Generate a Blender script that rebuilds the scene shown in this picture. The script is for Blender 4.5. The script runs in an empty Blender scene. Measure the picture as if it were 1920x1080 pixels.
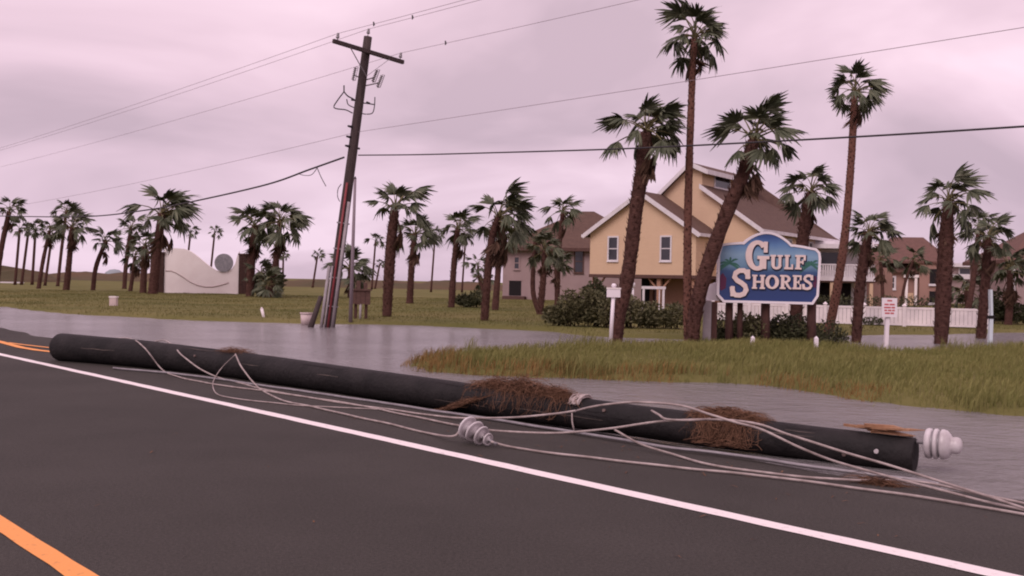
import bpy, math, random
import numpy as np
from mathutils import Vector, Matrix
R = math.radians
sc = bpy.context.scene

# ------------------------------------------------------------------ camera
CAM_H = 1.45
F_PX = 1900.0            # focal length in pixels of the 1920 px wide photograph
PITCH = -0.0053
ROLL = 0.0200
cam_d = bpy.data.cameras.new('camera')
cam_d.sensor_width = 36.0
cam_d.lens = 36.0 * F_PX / 1920.0
cam_d.clip_start = 0.1
cam_d.clip_end = 9000
cam = bpy.data.objects.new('camera', cam_d)
sc.collection.objects.link(cam)
sc.camera = cam
_F = Vector((0, math.cos(PITCH), math.sin(PITCH)))
_U0 = Vector((0, -math.sin(PITCH), math.cos(PITCH)))
_X = Vector((1, 0, 0))
_Rt = _X * math.cos(ROLL) + _U0 * math.sin(ROLL)
_Up = _U0 * math.cos(ROLL) - _X * math.sin(ROLL)
C0 = Vector((0, 0, CAM_H))
cam.matrix_world = Matrix(((_Rt.x, _Up.x, -_F.x, C0.x), (_Rt.y, _Up.y, -_F.y, C0.y), (_Rt.z, _Up.z, -_F.z, C0.z), (0, 0, 0, 1)))

# ------------------------------------------------------------------ sky, sun, exposure
SUN_EL, SUN_AZ = R(46), R(-150)      # azimuth measured from +Y towards +X
w = bpy.data.worlds.new('World')
sc.world = w
w.use_nodes = True
nt = w.node_tree
nt.nodes.clear()
def N(t, ty, **kw):
    n = t.nodes.new(ty)
    for k, v in kw.items():
        setattr(n, k, v)
    return n
wo = N(nt, 'ShaderNodeOutputWorld')
sky = N(nt, 'ShaderNodeTexSky', sky_type='NISHITA', sun_disc=False)
sky.sun_elevation = SUN_EL
sky.sun_rotation = SUN_AZ
bg1 = N(nt, 'ShaderNodeBackground'); bg1.inputs[1].default_value = 0.08
nt.links.new(sky.outputs[0], bg1.inputs[0])
tc = N(nt, 'ShaderNodeTexCoord')
sep = N(nt, 'ShaderNodeSeparateXYZ'); nt.links.new(tc.outputs['Generated'], sep.inputs[0])
def mth(t, op, a, b=None, clamp=False):
    n = N(t, 'ShaderNodeMath', operation=op); n.use_clamp = clamp
    for i, v in enumerate((a, b)):
        if v is None: continue
        if isinstance(v, (int, float)): n.inputs[i].default_value = v
        else: t.links.new(v, n.inputs[i])
    return n.outputs[0]
zc = mth(nt, 'ADD', mth(nt, 'MAXIMUM', sep.outputs[2], 0.0), 0.42)
cmb = N(nt, 'ShaderNodeCombineXYZ')
nt.links.new(mth(nt, 'DIVIDE', sep.outputs[0], zc), cmb.inputs[0])
nt.links.new(mth(nt, 'DIVIDE', sep.outputs[1], zc), cmb.inputs[1])
mp = N(nt, 'ShaderNodeMapping'); mp.inputs['Rotation'].default_value = (0, 0, R(-38)); mp.inputs['Scale'].default_value = (0.9, 1.3, 1)
mp.inputs['Location'].default_value = (2.3, 0.9, 0)
nt.links.new(cmb.outputs[0], mp.inputs[0])
nz = N(nt, 'ShaderNodeTexNoise'); nz.inputs['Scale'].default_value = 1.55; nz.inputs['Detail'].default_value = 5; nz.inputs['Roughness'].default_value = 0.48; nz.inputs['Distortion'].default_value = 0.55
nt.links.new(mp.outputs[0], nz.inputs['Vector'])
cr = N(nt, 'ShaderNodeValToRGB')
cr.color_ramp.elements[0].position = 0.34; cr.color_ramp.elements[0].color = (0.50, 0.370, 0.435, 1)
cr.color_ramp.elements[1].position = 0.66; cr.color_ramp.elements[1].color = (0.87, 0.650, 0.745, 1)
e = cr.color_ramp.elements.new(0.50); e.color = (0.68, 0.495, 0.578, 1)
nt.links.new(nz.outputs[0], cr.inputs[0])
# the cloud base is a little darker and bluer low down, as under any thick overcast
hor = N(nt, 'ShaderNodeMapRange'); hor.inputs[1].default_value = 0.0; hor.inputs[2].default_value = 0.24; hor.inputs[3].default_value = 0.0; hor.inputs[4].default_value = 1.0
hor.interpolation_type = 'SMOOTHSTEP'
nt.links.new(sep.outputs[2], hor.inputs[0])
mixh = N(nt, 'ShaderNodeMix', data_type='RGBA', blend_type='MULTIPLY')
mixh.inputs['Factor'].default_value = 1.0
nt.links.new(cr.outputs[0], mixh.inputs['A'])
hr = N(nt, 'ShaderNodeMix', data_type='RGBA'); hr.inputs['A'].default_value = (0.80, 0.82, 0.86, 1); hr.inputs['B'].default_value = (1, 1, 1, 1)
nt.links.new(hor.outputs[0], hr.inputs['Factor'])
nt.links.new(hr.outputs['Result'], mixh.inputs['B'])
bg2 = N(nt, 'ShaderNodeBackground'); bg2.inputs[1].default_value = 1.22
nt.links.new(mixh.outputs['Result'], bg2.inputs[0])
mixs = N(nt, 'ShaderNodeMixShader'); mixs.inputs[0].default_value = 0.95
nt.links.new(bg1.outputs[0], mixs.inputs[1]); nt.links.new(bg2.outputs[0], mixs.inputs[2])
nt.links.new(mixs.outputs[0], wo.inputs[0])

sd_ = bpy.data.lights.new('sun', 'SUN'); sd_.energy = 1.5; sd_.angle = R(35); sd_.color = (1.0, 0.86, 0.86)
sun = bpy.data.objects.new('sun', sd_); sc.collection.objects.link(sun)
sdir = Vector((math.sin(SUN_AZ) * math.cos(SUN_EL), math.cos(SUN_AZ) * math.cos(SUN_EL), math.sin(SUN_EL)))
sun.rotation_euler = sdir.to_track_quat('Z', 'Y').to_euler()
sun.location = (0, 0, 60)

vs = sc.view_settings
vs.view_transform = 'Standard'; vs.look = 'None'; vs.exposure = 0.14; vs.gamma = 1.0
sc.render.engine = 'CYCLES'
sc.cycles.use_denoising = True
sc.cycles.max_bounces = 5
sc.cycles.diffuse_bounces = 3
sc.cycles.glossy_bounces = 3
sc.cycles.filter_width = 2.0
sc.cycles.caustics_reflective = False
sc.cycles.caustics_refractive = False

# ------------------------------------------------------------------ photograph geometry -> world
def ray(u, v):
    return _F + _Rt * ((u - 960.0) / F_PX) + _Up * ((540.0 - v) / F_PX)
def W(u, v, Y):
    d = ray(u, v); return C0 + d * (Y / d.y)
def G(u, v, z=0.0):
    d = ray(u, v); return C0 + d * ((z - CAM_H) / d.z)

# ------------------------------------------------------------------ helpers
COL = sc.collection
class MB:
    def __init__(s): s.v = []; s.f = []; s.sm = []
    def add(s, vs_, fs_, smooth=False):
        o = len(s.v); s.v.extend([tuple(q) for q in vs_]); s.f.extend([tuple(i + o for i in f) for f in fs_]); s.sm.extend([smooth] * len(fs_)); return s
    def box(s, x0, x1, y0, y1, z0, z1, M=None):
        p = [Vector((x, y, z)) for z in (z0, z1) for y in (y0, y1) for x in (x0, x1)]
        if M is not None: p = [M @ q for q in p]
        return s.add(p, [(0, 2, 3, 1), (4, 5, 7, 6), (0, 1, 5, 4), (2, 6, 7, 3), (0, 4, 6, 2), (1, 3, 7, 5)])
    def beam(s, a, b, w, h):
        a = Vector(a); b = Vector(b); d = b - a; L = d.length
        q = d.to_track_quat('Y', 'Z').to_matrix().to_4x4(); q.translation = a
        return s.box(-w / 2, w / 2, 0, L, -h / 2, h / 2, q)
    def tube(s, pts, rad, n=8, cap=True, smooth=True):
        pts = [Vector(p) for p in pts]
        if not hasattr(rad, '__len__'): rad = [rad] * len(pts)
        ref = None; vv = []; ff = []
        for i, p in enumerate(pts):
            t = (pts[min(i + 1, len(pts) - 1)] - pts[max(i - 1, 0)])
            t = t.normalized() if t.length > 1e-9 else Vector((0, 0, 1))
            if ref is None:
                ref = Vector((0, 0, 1)) if abs(t.z) < 0.9 else Vector((1, 0, 0))
            a = t.cross(ref).normalized(); b = t.cross(a).normalized(); ref = -b if False else ref
            for k in range(n):
                an = 2 * math.pi * k / n
                vv.append(p + (a * math.cos(an) + b * math.sin(an)) * rad[i])
        for i in range(len(pts) - 1):
            for k in range(n):
                k2 = (k + 1) % n
                ff.append((i * n + k, i * n + k2, (i + 1) * n + k2, (i + 1) * n + k))
        s.add(vv, ff, smooth)
        if cap:
            o = len(s.v) - len(vv)
            s.f.append(tuple(o + k for k in range(n - 1, -1, -1))); s.sm.append(False)
            e0 = o + (len(pts) - 1) * n
            s.f.append(tuple(e0 + k for k in range(n))); s.sm.append(False)
        return s
    def lathe(s, prof, M=None, n=24, smooth=True):
        vv = []; ff = []
        for (r, z) in prof:
            for k in range(n):
                an = 2 * math.pi * k / n
                q = Vector((r * math.cos(an), r * math.sin(an), z)); vv.append(M @ q if M is not None else q)
        for i in range(len(prof) - 1):
            for k in range(n):
                k2 = (k + 1) % n
                ff.append((i * n + k, i * n + k2, (i + 1) * n + k2, (i + 1) * n + k))
        return s.add(vv, ff, smooth)
    def prism(s, poly, y0, y1, M=None):
        """polygon in x,z extruded along y"""
        n = len(poly)
        vv = [Vector((x, y0, z)) for x, z in poly] + [Vector((x, y1, z)) for x, z in poly]
        if M is not None: vv = [M @ q for q in vv]
        ff = [tuple(range(n)), tuple(range(2 * n - 1, n - 1, -1))] + [(i, n + i, n + (i + 1) % n, (i + 1) % n) for i in range(n)]
        return s.add(vv, ff)
    def build(s, name, m, parent=None, loc=None):
        me = bpy.data.meshes.new(name)
        me.from_pydata(s.v, [], s.f)
        me.polygons.foreach_set('use_smooth', s.sm)
        if m is not None: me.materials.append(m)
        me.update()
        o = bpy.data.objects.new(name, me); COL.objects.link(o)
        if parent is not None: o.parent = parent
        if loc is not None: o.location = loc
        return o
def tag(o, label, cat, group=None):
    o['label'] = label; o['category'] = cat
    if group: o['group'] = group
    return o
def empty(name, loc, label, cat, group=None, rz=0.0):
    o = bpy.data.objects.new(name, None); COL.objects.link(o)
    o.location = loc; o.rotation_euler = (0, 0, rz); o.empty_display_size = 0.2
    return tag(o, label, cat, group)
def structure(o):
    o['kind'] = 'structure'; return o

# ------------------------------------------------------------------ materials
MATS = {}
def mat(name, col, rough=0.8, col2=None, scale=6.0, detail=5, bump=0.0, bscale=None, spec=0.35, metal=0.0, stretch=(1, 1, 1), lo=0.35, hi=0.65, island=0.0, sheen_trans=0.0):
    m = bpy.data.materials.new(name); m.use_nodes = True
    t = m.node_tree; b = t.nodes['Principled BSDF']
    b.inputs['Roughness'].default_value = rough; b.inputs['Metallic'].default_value = metal
    b.inputs['Specular IOR Level'].default_value = spec
    c = (*col, 1)
    b.inputs['Base Color'].default_value = c
    co = N(t, 'ShaderNodeTexCoord'); mp_ = N(t, 'ShaderNodeMapping'); mp_.inputs['Scale'].default_value = stretch
    t.links.new(co.outputs['Object'], mp_.inputs[0])
    last = None
    if col2 is not None:
        n_ = N(t, 'ShaderNodeTexNoise'); n_.inputs['Scale'].default_value = scale; n_.inputs['Detail'].default_value = detail; n_.inputs['Roughness'].default_value = 0.6
        t.links.new(mp_.outputs[0], n_.inputs['Vector'])
        r_ = N(t, 'ShaderNodeMapRange'); r_.inputs[1].default_value = lo; r_.inputs[2].default_value = hi
        t.links.new(n_.outputs[0], r_.inputs[0])
        x_ = N(t, 'ShaderNodeMix', data_type='RGBA'); x_.inputs['A'].default_value = c; x_.inputs['B'].default_value = (*col2, 1)
        fac = r_.outputs[0]
        if island > 0:
            gi = N(t, 'ShaderNodeNewGeometry')
            fac = mth(t, 'ADD', mth(t, 'MULTIPLY', fac, 1 - island), mth(t, 'MULTIPLY', gi.outputs['Random Per Island'], island), True)
        t.links.new(fac, x_.inputs['Factor'])
        t.links.new(x_.outputs['Result'], b.inputs['Base Color'])
        last = x_
    if bump > 0:
        n2 = N(t, 'ShaderNodeTexNoise'); n2.inputs['Scale'].default_value = bscale or scale * 3; n2.inputs['Detail'].default_value = 6
        t.links.new(mp_.outputs[0], n2.inputs['Vector'])
        bu = N(t, 'ShaderNodeBump'); bu.inputs['Strength'].default_value = bump; bu.inputs['Distance'].default_value = 0.05
        t.links.new(n2.outputs[0], bu.inputs['Height']); t.links.new(bu.outputs[0], b.inputs['Normal'])
    MATS[name] = m
    return m

m_asph = mat('asphalt', (0.040, 0.0355, 0.0305), 0.8, (0.054, 0.048, 0.042), 0.5, 12, bump=0.4, bscale=110, spec=0.22)
def aggregate(m):
    """pale stone chips and tar-dark specks over the asphalt colour"""
    t = m.node_tree; b = t.nodes['Principled BSDF']; src = b.inputs['Base Color'].links[0].from_socket
    co = N(t, 'ShaderNodeTexCoord')
    n_ = N(t, 'ShaderNodeTexNoise'); n_.inputs['Scale'].default_value = 48; n_.inputs['Detail'].default_value = 4; n_.inputs['Roughness'].default_value = 0.8
    t.links.new(co.outputs['Object'], n_.inputs['Vector'])
    mr = N(t, 'ShaderNodeMapRange'); mr.inputs[1].default_value = 0.30; mr.inputs[2].default_value = 0.70; mr.inputs[3].default_value = 0.55; mr.inputs[4].default_value = 1.5
    t.links.new(n_.outputs[0], mr.inputs[0])
    x_ = N(t, 'ShaderNodeVectorMath', operation='SCALE'); t.links.new(src, x_.inputs[0]); t.links.new(mr.outputs[0], x_.inputs['Scale'])
    t.links.new(x_.outputs[0], b.inputs['Base Color'])
aggregate(m_asph)
m_white = mat('white_road_paint', (0.84, 0.77, 0.76), 0.7, (0.36, 0.32, 0.31), 22, 8, bump=0.1, lo=0.58, hi=0.80)
m_yellow = mat('yellow_road_paint', (0.84, 0.34, 0.095), 0.7, (0.34, 0.15, 0.06), 22, 8, bump=0.1, lo=0.58, hi=0.80)
m_ground = mat('lawn_soil', (0.100, 0.100, 0.030), 0.95, (0.172, 0.150, 0.056), 0.16, 9, bump=0.5, bscale=9, spec=0.1)
m_dune = mat('dry_dune_grass', (0.125, 0.080, 0.048), 0.95, (0.085, 0.072, 0.040), 0.12, 8, bump=0.6, bscale=2, spec=0.1)
m_pole = mat('tarred_pole_wood', (0.008, 0.007, 0.007), 0.7, (0.020, 0.017, 0.017), 3, 8, bump=0.3, bscale=22, spec=0.25, stretch=(1, 1, 1))
m_pole2 = mat('weathered_pole_wood', (0.040, 0.028, 0.028), 0.8, (0.070, 0.048, 0.046), 4, 8, bump=0.4, bscale=20, stretch=(3, 3, 0.5))
m_rust = mat('rusty_steel', (0.085, 0.052, 0.042), 0.8, (0.15, 0.11, 0.10), 20, 5)
m_chk = mat('bare_wood_scuff', (0.11, 0.085, 0.075), 0.9, (0.06, 0.05, 0.045), 12, 4)
m_cable = mat('aluminium_conductor', (0.44, 0.37, 0.35), 0.6, (0.23, 0.18, 0.165), 7, 6, spec=0.5)
m_wire = mat('dark_overhead_wire', (0.24, 0.19, 0.215), 0.6)
m_wire2 = mat('black_sheathed_cable', (0.035, 0.03, 0.035), 0.6)
m_porc = mat('white_porcelain', (0.66, 0.62, 0.63), 0.35, (0.42, 0.38, 0.38), 5, 4, spec=0.6)
m_greyporc = mat('grey_porcelain', (0.22, 0.20, 0.21), 0.3, spec=0.6)
m_steel = mat('galvanised_steel', (0.33, 0.31, 0.32), 0.5, (0.24, 0.22, 0.23), 9, 4, metal=0.4)
m_weed = mat('dry_seaweed', (0.088, 0.046, 0.030), 0.95, (0.215, 0.118, 0.074), 9, 4, island=0.7, spec=0.1)
m_splint = mat('splintered_wood', (0.26, 0.13, 0.07), 0.9, (0.38, 0.21, 0.12), 8, 5, bump=0.4)
m_trunk = mat('palm_trunk_bark', (0.060, 0.029, 0.024), 0.95, (0.110, 0.055, 0.044), 5, 8, bump=0.9, bscale=14, spec=0.15, stretch=(1, 1, 2.2))
m_trunk2 = mat('smooth_palm_bark', (0.135, 0.062, 0.046), 0.95, (0.185, 0.090, 0.068), 4, 8, bump=0.5, bscale=16, spec=0.15, stretch=(1, 1, 3.0))
m_boot = mat('palm_boots', (0.048, 0.024, 0.020), 0.95, (0.125, 0.062, 0.048), 7, 4, island=0.6, spec=0.1)
m_leaf = mat('palm_leaf', (0.050, 0.063, 0.034), 0.6, (0.145, 0.152, 0.092), 3, 4, island=0.7, spec=0.35)
m_leafp = mat('palm_petiole', (0.17, 0.145, 0.065), 0.6, (0.12, 0.105, 0.045), 6, 3)
m_dead = mat('dead_palm_leaf', (0.070, 0.040, 0.028), 0.9, (0.120, 0.072, 0.050), 4, 4, island=0.7, spec=0.1)
m_shrub = mat('shrub_leaf', (0.062, 0.062, 0.028), 0.7, (0.140, 0.128, 0.064), 2, 4, island=0.65, spec=0.25)
m_shrubd = mat('dark_shrub_leaf', (0.036, 0.042, 0.020), 0.7, (0.085, 0.086, 0.040), 2, 4, island=0.65, spec=0.25)
m_twig = mat('twig', (0.06, 0.04, 0.03), 0.9)
m_blade = mat('grass_blade', (0.118, 0.126, 0.034), 0.75, (0.235, 0.212, 0.076), 0.5, 4, island=0.55, spec=0.2)
m_blade_l = mat('lawn_blade', (0.100, 0.103, 0.032), 0.8, (0.170, 0.150, 0.056), 0.16, 4, island=0.5, spec=0.15)
m_blade_o = mat('straw_grass_blade', (0.190, 0.110, 0.035), 0.8, (0.260, 0.165, 0.065), 0.6, 4, island=0.6, spec=0.15)
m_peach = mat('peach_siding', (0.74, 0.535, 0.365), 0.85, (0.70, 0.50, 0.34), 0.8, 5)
def lap_siding(m, pitch=0.20):
    """shallow relief of horizontal lap boards"""
    t = m.node_tree; b = t.nodes['Principled BSDF']; co = N(t, 'ShaderNodeTexCoord'); s_ = N(t, 'ShaderNodeSeparateXYZ')
    t.links.new(co.outputs['Object'], s_.inputs[0])
    f = mth(t, 'FRACT', mth(t, 'DIVIDE', s_.outputs[2], pitch))
    bu = N(t, 'ShaderNodeBump'); bu.inputs['Strength'].default_value = 1.0; bu.inputs['Distance'].default_value = 0.03
    t.links.new(f, bu.inputs['Height']); t.links.new(bu.outputs[0], b.inputs['Normal'])
lap_siding(m_peach)
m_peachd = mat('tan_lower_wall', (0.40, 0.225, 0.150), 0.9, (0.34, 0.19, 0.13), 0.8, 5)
m_roof = mat('brown_shingles', (0.120, 0.072, 0.055), 0.9, (0.092, 0.054, 0.042), 3, 7, bump=0.5, bscale=8)
m_roofr = mat('red_brown_shingles', (0.155, 0.082, 0.066), 0.9, (0.120, 0.064, 0.052), 3, 7, bump=0.5, bscale=8)
m_trim = mat('white_trim_paint', (0.72, 0.68, 0.70), 0.6, (0.62, 0.58, 0.60), 2, 4)
m_glass = mat('dark_window_glass', (0.035, 0.035, 0.045), 0.08, spec=0.6)
m_greyw = mat('grey_stucco', (0.36, 0.265, 0.260), 0.9, (0.31, 0.225, 0.22), 0.7, 5)
m_tanw = mat('pink_tan_stucco', (0.36, 0.215, 0.175), 0.9, (0.30, 0.18, 0.15), 0.7, 5)
m_dark = mat('shade_and_crack_black', (0.014, 0.011, 0.012), 0.9)  # near black: painted shade of openings, also pole cracks and the post collar
m_plaster = mat('pale_plaster', (0.92, 0.85, 0.83), 0.9, (0.86, 0.78, 0.76), 1.1, 7)
m_groove = mat('brown_band_paint', (0.48, 0.38, 0.37), 0.9)
m_disc = mat('grey_mosaic', (0.24, 0.235, 0.255), 0.7, (0.34, 0.33, 0.355), 6, 3)
m_brick = mat('brown_brick', (0.050, 0.026, 0.022), 0.95, (0.085, 0.045, 0.037), 6, 4)
m_vinyl = mat('white_vinyl', (0.86, 0.78, 0.78), 0.55, (0.66, 0.60, 0.61), 1.3, 4)
m_bucket = mat('white_plastic', (0.62, 0.50, 0.48), 0.5, (0.5, 0.4, 0.39), 3, 3)
m_redpipe = mat('red_conduit', (0.26, 0.050, 0.055), 0.6, (0.20, 0.04, 0.045), 3, 3)
m_greypipe = mat('grey_conduit', (0.34, 0.30, 0.31), 0.6, (0.26, 0.23, 0.24), 3, 3)
m_brownp = mat('brown_board', (0.085, 0.045, 0.038), 0.9, (0.12, 0.066, 0.055), 4, 5, stretch=(1, 1, 4))
m_timber = mat('brown_timber_post', (0.090, 0.042, 0.034), 0.9, (0.060, 0.029, 0.025), 5, 6, bump=0.4, stretch=(3, 3, 0.6))
m_letter = mat('cream_sign_letter', (0.80, 0.66, 0.62), 0.6, (0.72, 0.58, 0.55), 5, 4)
m_navy = mat('navy_drop_shadow_paint', (0.016, 0.024, 0.062), 0.5)  # colour of the drop shadows painted behind the letters
m_sgreen = mat('green_sign_paint', (0.045, 0.16, 0.12), 0.6, (0.03, 0.11, 0.09), 6, 3)
m_smaroon = mat('maroon_sign_paint', (0.10, 0.02, 0.06), 0.6)
m_signw = mat('white_sign_edge', (0.82, 0.76, 0.80), 0.5)
m_paleb = mat('pale_blue_white_paint', (0.60, 0.68, 0.72), 0.5)
m_redtext = mat('red_print', (0.52, 0.12, 0.13), 0.6)
m_bluetank = mat('haze_pale_blue_roof', (0.26, 0.29, 0.31), 0.7)  # lightened: the haze over the far dome is put into its colour

# water: wind-ruffled flood water
def water_mat():
    m = bpy.data.materials.new('flood_water'); m.use_nodes = True
    t = m.node_tree; b = t.nodes['Principled BSDF']
    b.inputs['Base Color'].default_value = (0.185, 0.172, 0.172, 1)
    b.inputs['Roughness'].default_value = 0.20
    b.inputs['IOR'].default_value = 1.33
    co = N(t, 'ShaderNodeTexCoord')
    mp_ = N(t, 'ShaderNodeMapping'); mp_.inputs['Rotation'].default_value = (0, 0, R(35)); mp_.inputs['Scale'].default_value = (1.3, 1.75, 1)
    t.links.new(co.outputs['Object'], mp_.inputs[0])
    n1 = N(t, 'ShaderNodeTexNoise'); n1.inputs['Scale'].default_value = 3.2; n1.inputs['Detail'].default_value = 5; n1.inputs['Roughness'].default_value = 0.6
    t.links.new(mp_.outputs[0], n1.inputs['Vector'])
    n2 = N(t, 'ShaderNodeTexNoise'); n2.inputs['Scale'].default_value = 0.22; n2.inputs['Detail'].default_value = 3
    t.links.new(mp_.outputs[0], n2.inputs['Vector'])
    rr = N(t, 'ShaderNodeMapRange'); rr.inputs[1].default_value = 0.38; rr.inputs[2].default_value = 0.62; rr.inputs[3].default_value = 0.45; rr.inputs[4].default_value = 1.0
    t.links.new(n2.outputs[0], rr.inputs[0])
    bu = N(t, 'ShaderNodeBump'); bu.inputs['Distance'].default_value = 0.16
    t.links.new(rr.outputs[0], bu.inputs['Strength'])
    n3 = N(t, 'ShaderNodeTexNoise'); n3.inputs['Scale'].default_value = 1.1; n3.inputs['Detail'].default_value = 3
    t.links.new(mp_.outputs[0], n3.inputs['Vector'])
    hh = mth(t, 'ADD', n1.outputs[0], mth(t, 'MULTIPLY', n3.outputs[0], 1.0))
    t.links.new(hh, bu.inputs['Height']); t.links.new(bu.outputs[0], b.inputs['Normal'])
    return m
m_water = water_mat()

# sign face: painted sea-to-sky artwork in bands of blue
def sign_mat():
    m = bpy.data.materials.new('blue_sign_artwork'); m.use_nodes = True
    t = m.node_tree; b = t.nodes['Principled BSDF']; b.inputs['Roughness'].default_value = 0.5
    co = N(t, 'ShaderNodeTexCoord'); s_ = N(t, 'ShaderNodeSeparateXYZ'); t.links.new(co.outputs['Object'], s_.inputs[0])
    n_ = N(t, 'ShaderNodeTexNoise'); n_.inputs['Scale'].default_value = 2.2; n_.inputs['Detail'].default_value = 3
    t.links.new(co.outputs['Object'], n_.inputs['Vector'])
    h = mth(t, 'ADD', s_.outputs[2], mth(t, 'MULTIPLY', mth(t, 'SUBTRACT', n_.outputs[0], 0.5), 0.22))
    mr = N(t, 'ShaderNodeMapRange'); mr.inputs[1].default_value = 0.0; mr.inputs[2].default_value = 1.9
    t.links.new(h, mr.inputs[0])
    r_ = N(t, 'ShaderNodeValToRGB'); el = r_.color_ramp.elements
    el[0].position = 0.06; el[0].color = (0.022, 0.050, 0.175, 1)
    el[1].position = 0.98; el[1].color = (0.028, 0.070, 0.22, 1)
    for p, c in ((0.30, (0.020, 0.045, 0.150)), (0.43, (0.035, 0.085, 0.20)), (0.50, (0.135, 0.25, 0.37)), (0.66, (0.22, 0.36, 0.50)), (0.80, (0.10, 0.215, 0.42)), (0.90, (0.034, 0.085, 0.26))):
        e_ = el.new(p); e_.color = (*c, 1)
    t.links.new(mr.outputs[0], r_.inputs[0]); t.links.new(r_.outputs[0], b.inputs['Base Color'])
    return m
m_sign = sign_mat()

# ------------------------------------------------------------------ road frame
wl0 = G(0, 664.5); wl1 = G(1862, 1076)
DR = Vector((wl0.x - wl1.x, wl0.y - wl1.y, 0)).normalized()       # along the road, away to the left
PR = Vector((DR.y, -DR.x, 0))                                     # across the road, away from the camera side
if PR.dot(wl0) < 0: PR = -PR
P_WHITE = PR.dot(wl0)
yl = G(60, 1021)
P_YEL = PR.dot(yl)
def RP(a, p, z=0.0):
    q = DR * a + PR * p; return Vector((q.x, q.y, z))
P_SH = 6.45
def shoulder(a, p):
    st = P_SH + 0.55 * np.clip((a - 2.0) / 14.0, 0, 1) + 0.12 * np.sin(a * 0.9) + 0.07 * np.sin(a * 2.3 + 1)
    return -0.065 * np.clip(p - st, 0, 6) - 0.004 * np.clip(p - st, 0, 6) ** 2
WATER_Z = -0.085

# ------------------------------------------------------------------ terrain
def poly_px(pts, z=0.0): return np.array([(G(u, v, z).x, G(u, v, z).y) for u, v in pts])
lawn = poly_px([(-700, 566), (-200, 569), (0, 572), (150, 586), (300, 594), (450, 598), (560, 602), (700, 604), (800, 606), (900, 610), (1030, 616), (1090, 625), (1180, 629), (1300, 631), (1450, 633), (1600, 624), (1750, 622), (1920, 620), (2500, 613)])
lawn = np.vstack([lawn, [(3800, 60), (3800, 3900), (-3800, 3900), (-3800, 80)]])
isl = poly_px([(785, 676), (810, 664), (860, 655), (960, 654), (1100, 648), (1200, 643), (1300, 640), (1450, 641), (1560, 650), (1700, 655), (1800, 652), (1920, 646), (2300, 640), (2600, 720), (2300, 830), (1920, 772), (1700, 748), (1560, 731), (1400, 712), (1240, 704), (1100, 700), (1000, 698), (880, 694), (810, 688)])
def sdist(P, poly):
    """signed distance, negative inside"""
    A = poly; B = np.roll(poly, -1, axis=0)
    d = np.full(len(P), 1e9); ins = np.zeros(len(P), bool)
    for a, b in zip(A, B):
        ab = b - a; t = np.clip(((P - a) @ ab) / max(ab @ ab, 1e-9), 0, 1)
        q = a + t[:, None] * ab
        d = np.minimum(d, np.hypot(P[:, 0] - q[:, 0], P[:, 1] - q[:, 1]))
        c = ((a[1] > P[:, 1]) != (b[1] > P[:, 1]))
        with np.errstate(divide='ignore', invalid='ignore'):
            xi = (b[0] - a[0]) * (P[:, 1] - a[1]) / (b[1] - a[1]) + a[0]
        ins ^= c & (P[:, 0] < xi)
    return np.where(ins, -d, d)
def wob(x, y):
    return (np.sin(x * 0.83 + 1.3 * np.sin(y * 0.37)) + np.sin(y * 0.91 + 1.7 * np.sin(x * 0.29) + 2) + 0.6 * np.sin(x * 1.9 + y * 1.3) + 0.5 * np.sin(x * 3.1 - y * 2.3 + 1)) / 3.1
def sstep(a, b, x):
    t = np.clip((x - a) / (b - a), 0, 1); return t * t * (3 - 2 * t)
def land_sd(x, y):
    P = np.stack([x, y], 1)
    a_ = sdist(P, lawn) + 0.55 * wob(x * 0.9, y * 0.9) * np.clip((y - 8) / 30, 0.3, 1.3)
    b_ = sdist(P, isl) + 0.35 * wob(x * 1.7 + 3, y * 1.7)
    return a_, b_
def height(x, y):
    x = np.asarray(x, float); y = np.asarray(y, float)
    a_, b_ = land_sd(x, y)
    sd = np.minimum(a_, b_)
    land = 0.02 + 0.035 * wob(x * 0.6, y * 0.6)
    far = np.hypot(x, y)
    land = land + 0.10 * sstep(40, 90, far)
    k = sstep(-0.5, 1.1, sd)
    h = land * (1 - k) + (-0.42) * k
    al = x * DR.x + y * DR.y; p = x * PR.x + y * PR.y
    rd = shoulder(al, p) - 0.14
    kk = sstep(8.6, 10.2, p)
    return rd * (1 - kk) + h * kk
def hz(x, y): return float(height(np.array([x]), np.array([y]))[0])

xs = np.concatenate([-np.geomspace(4000, 46, 26), np.arange(-45, 45.1, 0.42), np.geomspace(46, 4000, 26)])
ys = np.concatenate([-np.geomspace(4000, 10, 14), np.arange(-8, 4, 2.0), np.arange(4, 62, 0.4), np.geomspace(62.5, 4500, 60)])
XX, YY = np.meshgrid(xs, ys)
ZZ = height(XX.ravel(), YY.ravel())
nx, ny = len(xs), len(ys)
verts = np.stack([XX.ravel(), YY.ravel(), ZZ], 1)
ii = np.arange((ny - 1) * nx).reshape(ny - 1, nx)[:, :-1].ravel()
faces = np.stack([ii, ii + 1, ii + 1 + nx, ii + nx], 1)
g = MB(); g.v = verts.tolist(); g.f = faces.tolist(); g.sm = [True] * len(faces)
ground = structure(g.build('ground', m_ground))

# flood water lying between the road and the lawn
g = MB()
wp = [RP(-90, 6.8), RP(140, 6.8), Vector((-160, 130, 0)), Vector((160, 130, 0)), Vector((130, -60, 0))]
wp = [(q.x, q.y, WATER_Z) for q in wp]
g.add(wp, [tuple(range(len(wp)))])
structure(g.build('water', m_water))

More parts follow.
